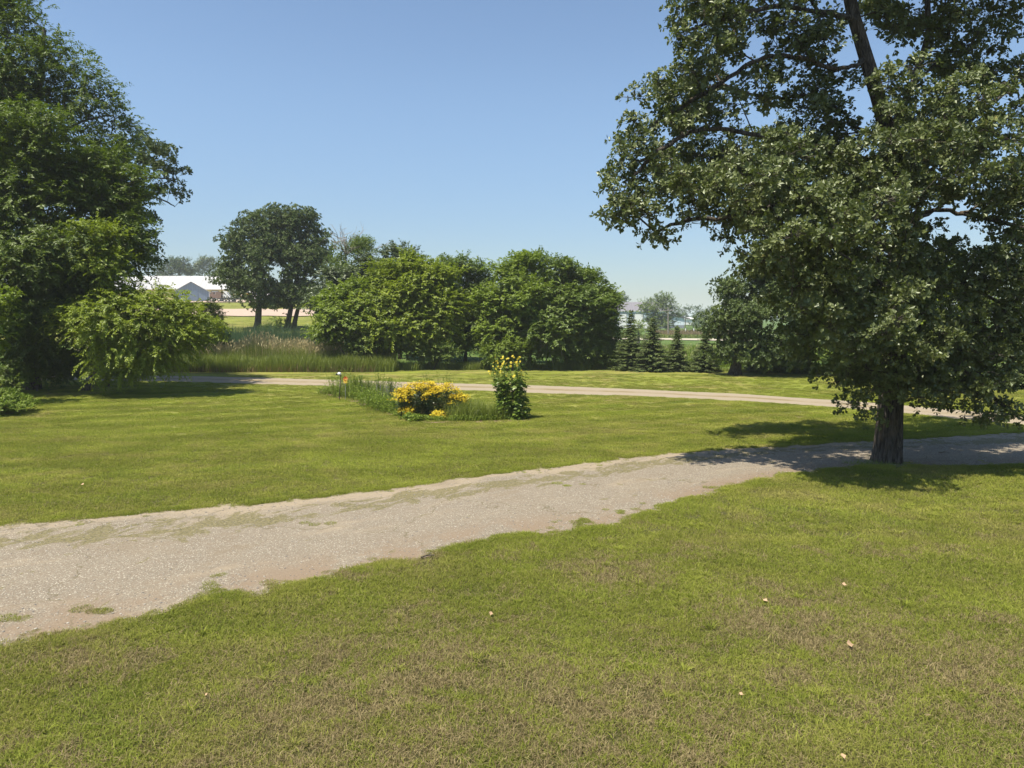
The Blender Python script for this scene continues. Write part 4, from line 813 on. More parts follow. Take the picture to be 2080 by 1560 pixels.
def spruce(label, px, Y, toppy, wpx, seed, leaf='spruce'):
    r = np.random.default_rng(seed); b = onground(px, Y); H = at(px, toppy, Y)[2] - b[2]; Rm = 1.22 * wpx * Y / F
    root = thing('spruce_tree', label, 'spruce tree', b, 'spruces along the edge of the lawn')
    g = Geo(); g.tube([b - (0, 0, .1), b + (0, 0, H * .5), b + (0, 0, H * .97)], [0.03 * H * .6, 0.016 * H * .6, 0.004], 7)
    Ps, As, Ns, Ss = [], [], [], []
    z = 0.12
    while z < H * 0.98:
        f = 1 - z / H; nb = int(8 + 9 * f); Lz = Rm * (f ** 0.85) * (1 if z > 0.3 else 0.9)
        for k in range(nb):
            a = r.uniform(0, 6.28); L_ = max(0.10, Lz * r.uniform(0.72, 1.12)); d = np.array([math.cos(a), math.sin(a), 0])
            m_ = max(3, int(L_ / 0.075)); t = np.linspace(0.08, 1, m_)
            droop = -0.20 * L_ * t + 0.14 * L_ * t ** 3 + (0.35 * L_ * t * (f < 0.25))
            c = b + np.array([0, 0, z + r.uniform(-.05, .05)]) + d * (L_ * t)[:, None] + np.array([0, 0, 1]) * droop[:, None]
            g.tube(np.vstack([b + (0, 0, z), c[-1]]), [0.012, 0.004], 3, cap=False)
            for s in (-1, 1):
                for q in range(2):
                    ang = s * r.uniform(0.35, 1.1, m_); ax = np.stack([np.cos(a + ang), np.sin(a + ang), r.uniform(-.35, .15, m_)], 1)
                    Ps.append(c + r.normal(0, .02, c.shape)); As.append(ax); Ns.append(np.array([0, 0, 1.0]) + r.normal(0, .35, c.shape)); Ss.append((0.10 + 0.14 * (1 - t)) * r.uniform(.8, 1.3, m_) * (0.7 + 0.3 * min(1, L_)))
        z += H * 0.028 * r.uniform(.8, 1.2) + 0.03
    gl = Geo(); P_ = np.vstack(Ps); gl.leaves(P_, np.vstack(As), np.vstack(Ns), np.concatenate(Ss), SPRAY, r.random(len(P_)))
    # leader
    gl.leaves(np.repeat((b + (0, 0, H * .95))[None], 8, 0), r.normal(0, .4, (8, 3)) + (0, 0, 1), r.normal(0, 1, (8, 3)), np.full(8, H * .07), SPRAY, r.random(8))
    g.obj('trunk', M['bark'], root); gl.obj('boughs', M[leaf], root); return root
spruce('first spruce from the left in the row, its lower side beside the hedgerow end', 1281, 51, 630, 38, 61)
spruce('second and widest spruce from the left in the row', 1325, 50, 645, 42, 62)
spruce('third and darkest, narrow spruce of the row, standing alone', 1375, 50, 662, 27, 63)
spruce('fourth spruce from the left, beside the mid-distance oak', 1431, 49.5, 672, 36, 64)
spruce('spruce in the shade right of the mid-distance oak trunk', 1545, 49, 690, 36, 65)
spruce('dark spruce between the mid-distance oak and the pale round shrub', 1600, 48.5, 690, 36, 66)
spruce('short spruce just left of the big oak skirt', 1640, 48, 705, 30, 67)
spruce('spruce partly hidden by the big oak trunk', 1705, 46, 700, 32, 68)
spruce('lone silvery spruce at the right edge of the photo', 2068, 38, 690, 44, 69)
# --- far trees
FG = 'trees on the far skyline'
def fart(label, px, Y, blobs, n, leaf, seed, size=.45, cr=1.6, mind=1.6, name='distant_tree'):
    return tree(name, label, simple_trunk(px, Y, px, blobs[0][1]), .3, .1, [blob(*b) for b in blobs], n, mind, cr, 20, 7, size, leaf, seed=seed, group=FG, rtip=.03)
fart('hazy round tree behind the white barn, half hidden by the drooping boxelder', 342, 270, ((342, 540, 270, 20, 15), (335, 555, 270, 25, 12)), 50, 'far', 71)
fart('hazy dark tree behind the middle of the white barn roof', 366, 275, ((366, 540, 275, 15, 14), (372, 552, 275, 20, 8)), 50, 'far', 72)
fart('hazy pale green tree behind the right end of the white barn roof', 412, 280, ((415, 535, 280, 18, 12), (395, 548, 280, 15, 12), (428, 545, 280, 14, 16)), 60, 'willow', 73)
fart('sunlit rounded tree in front of the two white sheds on the right', 1335, 225, ((1348, 622, 225, 26, 18), (1320, 630, 225, 24, 18), (1335, 650, 225, 34, 18), (1360, 640, 225, 16, 20), (1345, 668, 222, 22, 12)), 130, 'mid', 74, .4, 1.5, 1.5)
fart('tree peeping over the right end of the hedgerow beside the shed roof', 1262, 280, ((1262, 606, 280, 12, 10), (1250, 610, 280, 14, 14)), 35, 'far', 75)
fart('bushy yellow-green tree between the first and second spruce tops', 1297, 140, ((1296, 664, 140, 9, 12), (1296, 690, 140, 10, 18)), 28, 'elder', 76, .3, 1.0, 1.0)
fart('hazy tree on the skyline left of the mid-distance oak', 1422, 300, ((1420, 642, 300, 12, 14), (1432, 655, 300, 16, 14), (1450, 640, 300, 18, 20)), 60, 'far', 77)
fart('low hazy bush line on the skyline beyond the shed post', 1400, 420, ((1398, 652, 420, 10, 5), (1408, 655, 420, 12, 5)), 30, 'far', 78, .6, 2, 2)
fart('blue-green hazy bush below the skyline tree left of the mid-distance oak', 1430, 240, ((1415, 665, 240, 18, 7), (1435, 668, 240, 18, 8)), 40, 'far', 79)
fart('hazy tree beyond the farmyard seen between the forked oak and the willow', 668, 250, ((665, 590, 250, 18, 14), (690, 600, 250, 30, 16)), 50, 'far', 80)
r = np.random.default_rng(81)
for k in range(26):                              # hedges on the horizon behind everything
    Y = r.uniform(420, 700); px = -150 + k * 92 + r.normal(0, 18)
    b = onground(px, Y); h = r.uniform(6, 11)
    lab = 'low hazy tree on the horizon, mostly hidden behind nearer trees'
    tree('distant_tree', lab, [b, b + (0, 0, h * .5), b + (0, 0, h)], .3, .1, [(b[0], b[1], b[2] + h * .6, h * 1.5, h * .8, h * .45)], 34, 2.2, 2.6, 12, 5, .9, 'far', seed=300 + k, group='hazy trees along the horizon', rtip=.03)

# ------------------------------------------------------------------ reeds, cattails and wild grass
def wildgrass(name, label, n, px0, px1, Y0, Y1, h0, h1, w_, leaf, seed, seeds=0.0, lean=0.25, segs=3, cat='grass', cond=None, patch=None):
    r = np.random.default_rng(seed); g = Geo()
    px = r.uniform(px0, px1, n); Y = r.uniform(Y0, Y1, n); X = (px - CX) / F * Y
    if cond is not None: k = cond(px, Y); px, Y, X = px[k], Y[k], X[k]
    n = len(X); P = np.stack([X, Y, zt(X, Y) - .02], 1)
    hm = 1 + 0.20 * hash_noise(X, seed, 1.3) + 0.25 * hash_noise(X + Y, seed + 8, 4) + 0.15 * hash_noise(Y, seed + 1, 1.5)
    h = r.uniform(h0, h1, n) * np.clip(hm, .55, 1.5); az = r.uniform(0, 6.28, n)
    g.blades(P, h, w_ * r.uniform(.6, 1.3, n), r.uniform(0.05, lean * 2, n), az, segs, np.clip(.5 + .3 * hash_noise(X, seed + 2, 2) + r.normal(0, .25, n), 0, 1), 0, r)
    mats = [M[leaf]]
    if seeds > 0:
        k = r.random(n) < seeds; hh = h[k]; Pk = P[k] + np.array([0, 0, 1.0]) * (hh * 1.02)[:, None] + r.normal(0, .03, (k.sum(), 3))
        g.leaves(Pk, np.array([0, 0, 1.0]) + r.normal(0, .25, Pk.shape), r.normal(0, 1, Pk.shape), r.uniform(.14, .26, len(Pk)), NARROW, r.random(len(Pk)), 1); mats.append(M['seed'])
        g.blades(P[k], hh * 1.05, w_ * .4, .04, az[k], 2, .8, 1, r)
    return props(g.obj(name, mats), label, cat, kind='stuff')
wildgrass('reed_grass', 'green roadside grass in front of the marsh, brownish at the base', 34000, 110, 800, 49.2, 52.5, .5, 1.25, .03, 'reed', 91)
wildgrass('reed_grass', 'taller reed grass with tan seed heads behind the roadside grass', 26000, 150, 800, 52.3, 56.5, 1.2, 1.75, .03, 'reed', 92, seeds=.38)
wildgrass('cattail_marsh', 'blue-green cattail bed between the reeds and the rise', 30000, 330, 800, 56.5, 69, 1.5, 2.3, .045, 'cattail', 93, lean=.12)
wildgrass('rusty_weeds', 'brownish dock weeds in the roadside grass', 2600, 250, 760, 49.0, 50.5, .3, .8, .03, 'rust_weed', 94, lean=.4)
wildgrass('hedge_grass', 'long shaded grass along the foot of the hedgerow', 26000, 740, 1275, 50.0, 53.5, .15, .75, .03, 'reed', 95, cond=lambda px, Y: Y > 50.2 + 1.6 * sstep((px - 800) / 120) + .5 * np.sin(px * .11) + .4 * np.sin(px * .031))
wildgrass('field_grass', 'tall green field grass behind the row of spruces', 36000, 1225, 1560, 54, 100, .5, 1.0, .07, 'weed', 96, seeds=.02)
wildgrass('hill_grass', 'rough grass at the foot of the rise beneath the oaks', 12000, 420, 700, 69, 75, .3, .8, .05, 'reed', 97)
wildgrass('bank_weeds', 'reddish weeds on the bank beyond the country road', 9000, 1330, 1500, 178, 225, .3, 1.1, .16, 'rust_weed', 98, lean=.3)
wildgrass('verge_grass', 'bright grass verge beyond the country road', 10000, 1240, 1500, 172, 178, .4, .9, .15, 'reed', 99)
wildgrass('edge_grass', 'long grass at the foot of the spruces and right-hand trees', 26000, 1240, 2250, 47, 50.5, .15, .5, .03, 'reed', 100, cond=lambda px, Y: Y > 50.4 - (px - 1240) * .0035)
wildgrass('edge_grass', 'weedy grass under the left trees beside the track', 16000, -100, 300, 45.8, 49, .2, .6, .03, 'reed', 101)
wildgrass('trunk_grass', 'tuft of longer grass round the foot of the big oak', 900, 1700, 1900, BY - .8, BY - .1, .06, .16, .007, 'weed', 102, lean=.5, cond=lambda px, Y: np.abs(px - 1800) * .012 + np.abs(Y - BY + .2) < 1.0)

# ------------------------------------------------------------------ the garden bed
def garden_patch(name, label, pts, r_, n, h0, h1, leaf, seed, size=.07, tpl=LEAF, cat='weeds', kind='stuff', parent=None, stems=True):
    """low leafy plants: stems with leaves up their length"""
    r = np.random.default_rng(seed); g = Geo(); pts = np.array(pts)
    k = r.integers(0, len(pts) - 1, n); t = r.random(n)[:, None]; c = pts[k] * (1 - t) + pts[k + 1] * t
    P = np.stack([c[:, 0] + r.normal(0, r_, n), c[:, 1] + r.normal(0, r_ * .8, n), np.zeros(n)], 1)
    h = r.uniform(h0, h1, n) * np.clip(1 + .3 * hash_noise(P[:, 0] * 2, seed, 1), .5, 1.5)
    dv = r.normal(0, .18, (n, 3)); dv[:, 2] = 1; dv = unit(dv)
    if stems:
        for q in range(n): g.tube([P[q], P[q] + dv[q] * h[q]], [.005, .002], 3, cap=False, tint=.5)
    m_ = 9; tt = r.uniform(.15, 1, (n, m_)); Pp = P[:, None] + dv[:, None] * (h[:, None] * tt)[..., None]
    A = r.normal(0, 1, (n, m_, 3)); A[..., 2] = r.uniform(-.3, .7, (n, m_)); Pp = Pp.reshape(-1, 3)
    g.leaves(Pp, unit(A).reshape(-1, 3), np.array([0, 0, 1.0]) + r.normal(0, .4, Pp.shape), size * r.uniform(.6, 1.3, len(Pp)), tpl, r.random(len(Pp)))
    o = g.obj(name, M[leaf], parent)
    if parent is None: props(o, label, cat, kind=kind)
    return o
G2 = lambda px, py: gnd(px, py)[:2]
soil = [gnd(*p) for p in ((648, 797), (700, 812), (790, 842), (830, 857), (900, 860), (1000, 858), (1078, 854), (1080, 846), (1040, 836), (960, 826), (900, 812), (800, 796), (720, 784), (660, 786))]
me = mesh_np('garden_soil', np.array(soil) + (0, 0, .006), np.arange(len(soil)), [len(soil)]); props(finish('garden_soil', me, M['soil']), kind='structure')
garden_patch('garden_weeds', 'low green weeds at the left end of the garden bed', [G2(665, 797), G2(700, 803), G2(750, 812)], .35, 420, .15, .40, 'weed', 111)
garden_patch('garden_weeds', 'taller mixed weeds in the left half of the garden bed', [G2(700, 800), G2(740, 808), G2(800, 822)], .5, 600, .5, 1.0, 'weed', 112, .08)
garden_patch('garden_weeds', 'trailing green ground cover along the front edge of the garden bed', [G2(770, 830), G2(830, 850), G2(900, 855), G2(1010, 853)], .16, 700, .06, .22, 'weed', 113, .06)
garden_patch('bushy_weeds', 'dense green weeds left of the yellow flower clumps', [G2(750, 822), G2(800, 838)], .35, 500, .35, .75, 'weed', 114, .07)
garden_patch('grey_flower_stalks', 'greyish mauve flower stalks left of the yellow flowers', [G2(775, 818), G2(810, 825)], .3, 130, .75, 1.1, 'mauve', 115, .04, NARROW)
garden_patch('low_leafy_plant', 'low dark leafy plant in front of the yellow flowers', [G2(828, 853), G2(852, 856)], .14, 130, .12, .3, 'weed', 116, .1, cat='plant')
def grass_clump(name, label, c, rad, n, h0, h1, leaf, seed, w_=.012, lean=.5, kind=None, cat='grass clump'):
    r = np.random.default_rng(seed); g = Geo(); P = np.stack([c[0] + r.normal(0, rad, n), c[1] + r.normal(0, rad * .7, n), np.zeros(n)], 1)
    g.blades(P, r.uniform(h0, h1, n), w_ * r.uniform(.6, 1.3, n), r.uniform(.1, lean * 1.6, n), r.uniform(0, 6.28, n), 4, r.random(n), 0, r)
    return props(g.obj(name, M[leaf]), label, cat, kind=kind)
grass_clump('grass_clump', 'arching green grass clump between the yellow flowers and the sunflower plant', G2(960, 850), .42, 1500, .5, .95, 'reed', 121)
grass_clump('grass_clump', 'shorter grass clump just left of the sunflower plant', G2(1005, 851), .25, 700, .35, .7, 'reed', 122)
grass_clump('grass_clump', 'long pale grass in the left half of the garden bed', G2(730, 806), .5, 900, .6, 1.1, 'reed', 123)
def plume(label, c, h, seed, rad=.12, leaf='weed'):
    r = np.random.default_rng(seed); root = thing('feathery_plant', label, 'plant', (c[0], c[1], 0), 'feathery plants in the garden bed')
    g = Geo(); gl = Geo()
    for k in range(9):
        a = r.uniform(0, 6.28); b = np.array([c[0] + rad * .4 * math.cos(a), c[1] + rad * .4 * math.sin(a), 0]); t_ = b + np.array([r.normal(0, rad), r.normal(0, rad), h * r.uniform(.75, 1.02)])
        g.tube([b, t_], [.008, .003], 4, cap=False); m_ = 90; t = r.uniform(.12, 1, m_); P = b + (t_ - b) * t[:, None]
        A = r.normal(0, 1, (m_, 3)); A[:, 2] = r.uniform(.1, 1.0, m_); gl.leaves(P, A, r.normal(0, 1, A.shape), r.uniform(.07, .15, m_) * (1.15 - .6 * t), NARROW, r.random(m_))
    g.obj('stem', M['weed'], root); gl.obj('foliage', M[leaf], root)
for (px, py, top, lab, leaf) in ((770, 818, 752, 'tallest feathery light green plant, left of the yellow flowers', 'weed'), (792, 822, 765, 'feathery plant nearest the left flank of the yellow flowers', 'weed'), (722, 806, 762, 'feathery plant just right of the orange garden ornament', 'elder_y'), (735, 808, 762, 'second feathery plant right of the orange garden ornament', 'weed'), (752, 812, 768, 'feathery yellowish plant halfway along the left half of the bed', 'reed'), (708, 803, 770, 'short feathery plant beside the dark garden post', 'weed')):
    c = gnd(px, py); h = at(px, top, c[1])[2]; plume(lab, c, h, px, .13, leaf)
def wispy(label, px, py, top, seed):
    r = np.random.default_rng(seed); c = gnd(px, py); h = at(px, top, c[1])[2]; root = thing('wispy_weed', label, 'weed', (c[0], c[1], 0), 'wispy tall weeds behind the yellow flowers')
    g = Geo(); gl = Geo()
    for k in range(12):
        t_ = c + np.array([r.normal(0, .25), r.normal(0, .2), h * r.uniform(.75, 1.0)]); m2 = (c + t_) / 2 + r.normal(0, .05, 3); g.tube([c, m2, t_], [.006, .004, .002], 3, cap=False)
        P = c + (t_ - c) * r.uniform(.3, 1, (26, 1)); gl.leaves(P, r.normal(0, 1, P.shape) + (0, 0, .4), r.normal(0, 1, P.shape), r.uniform(.03, .08, 26), NARROW, r.random(26))
    g.obj('stem', M['reed'], root); gl.obj('foliage', M['reed'], root)
wispy('wispy see-through weed rising behind the left yellow flowers', 880, 838, 752, 131)
wispy('wispy weed rising behind the right yellow flowers', 905, 838, 750, 132)
DISC = [(0, 0, 0)]
def daisy(np_, inner, w_):
    V = []; Fc = []
    for k in range(np_):
        a = k * 6.283 / np_; c, s = math.cos(a), math.sin(a); b = len(V)
        V += [(inner * .2 * c, inner * .2 * s, 0), (c * .62 - s * w_, s * .62 + c * w_, .06), (c, s, -.06), (c * .62 + s * w_, s * .62 - c * w_, .06)]; Fc.append((b, b + 3, b + 2, b + 1))
    b = len(V); return np.array(V, float), Fc
DA = daisy(8, 1, .24)
def flower_heads(g, P, up, size, r, mi=0):
    A = unit(np.cross(up, r.normal(size=up.shape))); g.leaves(P, A, up, size, DA, r.random(len(P)), mi)
M['eye'] = plain('flower_eye', (0.35, 0.17, 0.02), .8); M['eye2'] = plain('flower_eye_pale', (0.62, 0.42, 0.03), .8)
def flowerclump(label, blobs, nst, seed, c0):
    """bushy stand of stems, narrow dark leaves and heads of golden flowers"""
    r = np.random.default_rng(seed); root = thing('golden_flower_clump', label, 'flowers', (c0[0], c0[1], 0), 'golden flower clumps in the garden bed')
    g = Geo(); gl = Geo(); gf = Geo(); ge = Geo(); B = np.array(blobs)
    heads = []
    for k in range(nst):
        b = B[r.integers(len(B))]; a = r.uniform(0, 6.28); q = math.sqrt(r.random()); x = b[0] + b[3] * q * math.cos(a); y = b[1] + b[4] * q * math.sin(a)
        top = np.array([x, y, b[2] + b[5] * math.sqrt(max(0, 1 - q * q)) * r.uniform(.80, 1.05)])
        bs = np.array([c0[0] + (x - c0[0]) * .62, c0[1] + (y - c0[1]) * .62, 0]); g.tube([bs, (bs + top) / 2 + (top - bs) * (0, 0, .05), top], [.006, .005, .003], 4, cap=False)
        m_ = 34; t = r.uniform(.08, .97, m_); P = bs + (top - bs) * t[:, None]; A = r.normal(0, 1, (m_, 3)); A[:, 2] = r.uniform(-.1, .9, m_)
        gl.leaves(P, unit(A), np.array([0, 0, 1.0]) + r.normal(0, .4, A.shape), r.uniform(.09, .17, m_), NARROW, r.random(m_))
        heads.append((top, r.random()))
    tops = np.array([h[0] for h in heads if h[1] < .95]); n = len(tops)
    off = r.normal(0, 1, (n, 26, 3)) * (.085, .085, .035); P = (tops[:, None] + off + (0, 0, .02)).reshape(-1, 3)
    up = unit(np.array([0, 0, 1.0]) + r.normal(0, .45, P.shape)); sz = r.uniform(.020, .036, len(P)); flower_heads(gf, P, up, sz, r)
    gf.leaves(P + up * .006, unit(np.cross(up, r.normal(size=up.shape))), up, sz * .45, (np.array([(-.5, -.5, 0), (.5, -.5, 0), (.5, .5, 0), (-.5, .5, 0), (0, 0, .5)]), [(0, 1, 4), (1, 2, 4), (2, 3, 4), (3, 0, 4)]), .5, 1)
    g.obj('stems', M['darkleaf'], root); gl.obj('foliage', M['darkleaf'], root); gf.obj('blossoms', [M['petal'], M['eye']], root)
c1, c2 = gnd(845, 845), gnd(908, 846)
def fb(px, py, Y, rx, ry): return blob(px, py, Y, rx, ry, .5)
flowerclump('left and lower-spreading of the two clumps of golden flowers', [fb(848, 805, c1[1], 34, 28), fb(818, 818, c1[1] - .2, 22, 28), fb(868, 800, c1[1] + .2, 22, 28), fb(826, 845, c1[1] - .3, 14, 20)], 140, 141, c1)
flowerclump('right of the two clumps of golden flowers, beside the arching grass', [fb(905, 805, c2[1], 30, 24), fb(880, 810, c2[1], 18, 20), fb(930, 822, c2[1] - .1, 18, 22), fb(892, 850, c2[1] - .4, 12, 14)], 120, 142, c2)
flowerclump('small low sprig of golden flowers right of the two large clumps', [fb(945, 815, c2[1], 9, 10)], 8, 143, gnd(942, 846))
# the tall sunflower plant
r = np.random.default_rng(150); c3 = gnd(1045, 850); root = thing('sunflower_plant', 'tall leafy plant with lemon yellow daisy flowers at the right end of the garden bed', 'plant', (c3[0], c3[1], 0))
g = Geo(); gl = Geo(); gf = Geo(); ge = Geo(); tops = []
prof = [(720, 34), (740, 44), (760, 42), (780, 34), (800, 30), (820, 34), (840, 40), (852, 38)]
def width_at(z):
    py = 850 - z * F / c3[1]; return np.interp(py, [p[0] for p in prof], [p[1] for p in prof]) * c3[1] / F
H3 = at(1035, 727, c3[1])[2]
for k in range(48):
    a = r.uniform(0, 6.28); q = math.sqrt(r.random()); hh = H3 * (r.uniform(.82, 1.03) if k < 40 else r.uniform(.35, .6)); zs = np.linspace(0, hh, 9)
    pts = np.stack([c3[0] - .28 * (zs / H3) * (1 if k < 40 else -.9) + .06 * np.sin(zs * 2 + a) + q * math.cos(a) * width_at(zs) * .85, c3[1] + q * math.sin(a) * width_at(zs) * .7, zs], 1)
    g.tube(pts, np.linspace(.010, .004, 9), 5, cap=False)
    m_ = int(34 * hh / H3) + 6; t = r.uniform(.02, .93, m_); P = np.stack([np.interp(t * hh, zs, pts[:, j]) for j in range(3)], 1)
    az = r.uniform(0, 6.28, m_); A = np.stack([np.cos(az), np.sin(az), r.uniform(-.45, .3, m_)], 1); sz = np.where(t < .7, r.uniform(.13, .24, m_), r.uniform(.06, .12, m_))
    gl.leaves(P, A, np.array([0, 0, 1.0]) + r.normal(0, .3, A.shape), sz, (LEAF[0] * (1, 1.35, 1.5), LEAF[1]), r.random(m_))
    if k < 40:
        for _ in range(3): tops.append(pts[-1] + r.normal(0, (.07, .07, .04)) - (0, 0, r.choice([0, 0, .1, .25, .4])))
tops = np.array(tops); tops = tops[r.random(len(tops)) < .62]
up = unit(np.array([-.25, -.55, .55]) + r.normal(0, .5, tops.shape)); tops = tops + up * .05
sz = r.uniform(.035, .058, len(tops)); flower_heads(gf, tops, up, sz, r)
gf.leaves(tops + up * .01, unit(np.cross(up, r.normal(size=up.shape))), up, sz * .5, (np.array([(-.5, -.5, 0), (.5, -.5, 0), (.5, .5, 0), (-.5, .5, 0), (0, 0, .5)]), [(0, 1, 4), (1, 2, 4), (2, 3, 4), (3, 0, 4)]), .5, 1)
M['sunleaf'] = leafmat('sunflower_leaf', (0.065, 0.120, 0.016), (0.210, 0.290, 0.035), (0.16, 0.28, 0.02), .33, .05, .45)
g.obj('stems', M['sunleaf'], root); gl.obj('foliage', M['sunleaf'], root); gf.obj('blossoms', [M['petal2'], M['eye2']], root)
# garden post and ornament
M['post'] = plain('dark_post', (0.035, 0.028, 0.022), .7); M['white'] = plain('white_paint', (.75, .74, .72), .45, 0, .06); M['black'] = plain('black_plastic', (.015, .015, .016), .4)
c = gnd(689, 812); Yp = c[1]; root = thing('garden_post', 'thin dark garden post topped by a small white and black ornament', 'garden post', c)
g = Geo(); g.tube([c - (0, 0, .1), at(691, 780, Yp), at(691.5, 753, Yp)], [.020, .018, .012], 8); g.obj('post', M['post'], root)
g = Geo(); g.tube([at(692.5, 760.5, Yp), at(690, 759.5, Yp), at(687, 759, Yp - .02), at(685.5, 759, Yp - .03)], [.05, .085, .06, .03], 10, cap=True); g.obj('ornament_body', M['white'], root, True)
g = Geo(); g.tube([at(685.5, 759, Yp - .03), at(683.5, 760.5, Yp - .05), at(682, 761, Yp - .06)], [.03, .05, .03], 8); g.obj('ornament_head', M['black'], root)
g = Geo(); g.box(at(692, 763.5, Yp), (.08, .08, .03)); g.obj('bracket', M['black'], root)
M['orange'] = plain('orange_metal', (.62, .14, .03), .5); M['yellow'] = plain('yellow_metal', (.75, .50, .04), .5); M['grey'] = plain('grey_metal', (.32, .32, .31), .5, .2)
c = gnd(701.5, 812); Yp = c[1]; root = thing('garden_pinwheel', 'orange and yellow metal flower ornament on a grey stake beside the dark post', 'garden ornament', c)
g = Geo(); g.tube([c - (0, 0, .1), at(702, 776, Yp)], [.011, .011], 6); g.obj('stake', M['grey'], root)
for nm, mt, ph, ctr in (('petals', 'orange', 0, (702, 769)), ('petals', 'yellow', .4, (701.5, 774))):
    g = Geo(); o_ = at(*ctr, Yp - .03); A = np.array([(math.cos(a + ph), -.25, math.sin(a + ph) * 1.25) for a in np.arange(8) * .785]); g.leaves(np.repeat(o_[None], 8, 0), A, np.tile([0, -1.0, .2], (8, 1)), .13, LEAF, .5); g.obj(nm, M[mt], root)
g = Geo(); g.tube([at(702, 771, Yp - .06), at(702, 771, Yp + .02)], [.03, .03], 8); g.obj('hub', M['yellow'], root)

# ------------------------------------------------------------------ fallen leaves
r = np.random.default_rng(160)
FL = [(1733, 1318, .13, 'largest tan fallen leaf, curled, on the right of the near lawn'), (1887, 1462, .09, 'tan fallen leaf standing up near the lower right corner'), (1560, 1229, .09, 'pale flat fallen leaf in the middle of the right lawn'),
      (1720, 1195, .08, 'pale fallen leaf on the lawn, highest of those below the big oak'), (1716, 1553, .07, 'reddish fallen leaf at the bottom edge of the photo'), (996, 1258, .08, 'small pale leaf alone on the lawn below the driveway middle'), (1510, 1420, .05, 'small orange leaf left of the leaf near the lower right corner'), (418, 1418, .05, 'tiny leaf on the lawn in the lower left'), (165, 988, .09, 'pale leaf on the lawn beyond the driveway at the left'), (1924, 1010, .07, 'reddish leaf on the grass right of the big oak trunk')]
for px, py, s, lab in FL:
    c = gnd(px, py) + (0, 0, .045); g = Geo(); a = r.uniform(0, 6.28)
    tv = OAK[0].copy(); tv[:, 1] *= 1.3; tv[:, 2] = .35 * np.abs(tv[:, 1]) + .25 * (tv[:, 0] - .5) ** 2
    s *= .85; g.leaves(c[None], np.array([[math.cos(a), math.sin(a), r.uniform(.1, .5)]]), np.array([[r.normal(0, .3), -.6, .8]]), s, (tv, OAK[1]), .5)
    g.tube([c, c - np.array([math.cos(a), math.sin(a), -.1]) * s * .3], [.0015, .001], 4)
    props(g.obj('fallen_leaf', M['fallen']), lab, 'leaf', 'fallen leaves on the lawn')
g = Geo(); a_ = gnd(855, 1136); b_ = gnd(882, 1131); g.tube([a_ + (0, 0, .03), (a_ + b_) / 2 + (0, .02, .04), b_ + (0, 0, .03)], [.012, .011, .006], 6); g.tube([(a_ + b_) / 2 + (0, .02, .04), (a_ + b_) / 2 + (.06, .10, .05)], [.007, .003], 5)
props(g.obj('fallen_stick', M['bark']), 'short dark stick lying on the near edge of the driveway', 'stick')
g = Geo(); a_ = gnd(1918, 922); g.tube([a_ + (-.15, 0, .03), a_ + (0, .02, .05), a_ + (.12, .1, .04)], [.012, .011, .006], 6); g.tube([a_ + (0, .02, .05), a_ + (.10, -.08, .05)], [.007, .003], 5)
props(g.obj('fallen_stick', M['bark']), 'forked twig lying on the shaded driveway right of the big oak trunk', 'stick')

# ------------------------------------------------------------------ farm buildings and machines
def local(g, name, mat, root, smooth=False):
    """mesh whose coordinates are already local to root"""
    return finish(name, g.mesh(name, smooth), mat, root, world=False)
M['roofwhite'] = mat_metal('white_roof_sheet', (.47, .47, .465), 2.2, 0, .6, .25); M['yellowwall'] = mat_metal('yellow_siding', (.74, .60, .25), .9, 0, .6, .08)
M['bluewall'] = mat_metal('blue_siding', (.20, .27, .36), .6, 0, .6, .1); M['rustroof'] = mat_metal('rusting_roof_sheet', (.55, .55, .56), .9, 1, .5, .1, (.40, .20, .12))
M['palewall'] = mat_metal('pale_blue_siding', (.60, .68, .74), .9, 0, .5, .06); M['greyroof'] = mat_metal('mauve_grey_roof', (.20, .185, .20), .9, 0, .5, .08); M['darktrim'] = plain('dark_trim', (.06, .05, .05), .6); M['skirt'] = plain('grey_skirt', (.22, .23, .26), .6)
def gabled(name, label, loc, rz, Lx, Wy, hw, rise, wall, roof, over=.35, skirt=None, doors=(), cat='building', gable_mat=None, trim='white'):
    """ridge along local X; local origin at the centre of the front wall's base"""
    root = thing(name, label, cat, loc, rz=rz); g = Geo()
    prof = [(0, -.6), (Wy, -.6), (Wy, hw), (Wy / 2, hw + rise), (0, hw)]
    g.prism(prof, (-Lx / 2, 0, 0), (0, 1, 0), (0, 0, 1), (Lx, 0, 0)); local(g, 'wall', M[wall], root)
    g = Geo(); k = rise / (Wy / 2); t = .12
    for s in (0, 1):
        y0 = -over if s == 0 else Wy + over; z0 = hw - k * over + .04; ym = Wy / 2; zm = hw + rise + .04
        a = (y0, z0); b = (ym, zm); g.prism([a, b, (b[0], b[1] + t), (a[0], a[1] + t)] if s == 0 else [b, a, (a[0], a[1] + t), (b[0], b[1] + t)], (-Lx / 2 - over, 0, 0), (0, 1, 0), (0, 0, 1), (Lx + 2 * over, 0, 0))
    local(g, 'roof', M[roof], root)
    g = Geo(); g.box((0, -over - .03, hw - k * over + .03), (Lx + 2 * over, .05, .22)); local(g, 'fascia', M[trim], root)
    if skirt: g = Geo(); g.box((0, -.03, .55), (Lx + .06, .06, 1.7)); local(g, 'skirt', M[skirt], root)
    for (x, wd, hd, mt) in doors:
        g = Geo(); g.box((x, -.06, hd / 2), (wd, .08, hd)); dr = local(g, 'door', M[mt], root)
        g = Geo(); g.box((x, -.05, hd + .10), (wd + .3, .14, .14)); g.box((x - wd / 2 - .07, -.05, hd / 2), (.12, .14, hd)); g.box((x + wd / 2 + .07, -.05, hd / 2), (.12, .14, hd)); fr = local(g, 'door_frame', M['darktrim'], root)
    return root
p = onground(350, 238); z0 = at(460, 606, 238)[2]
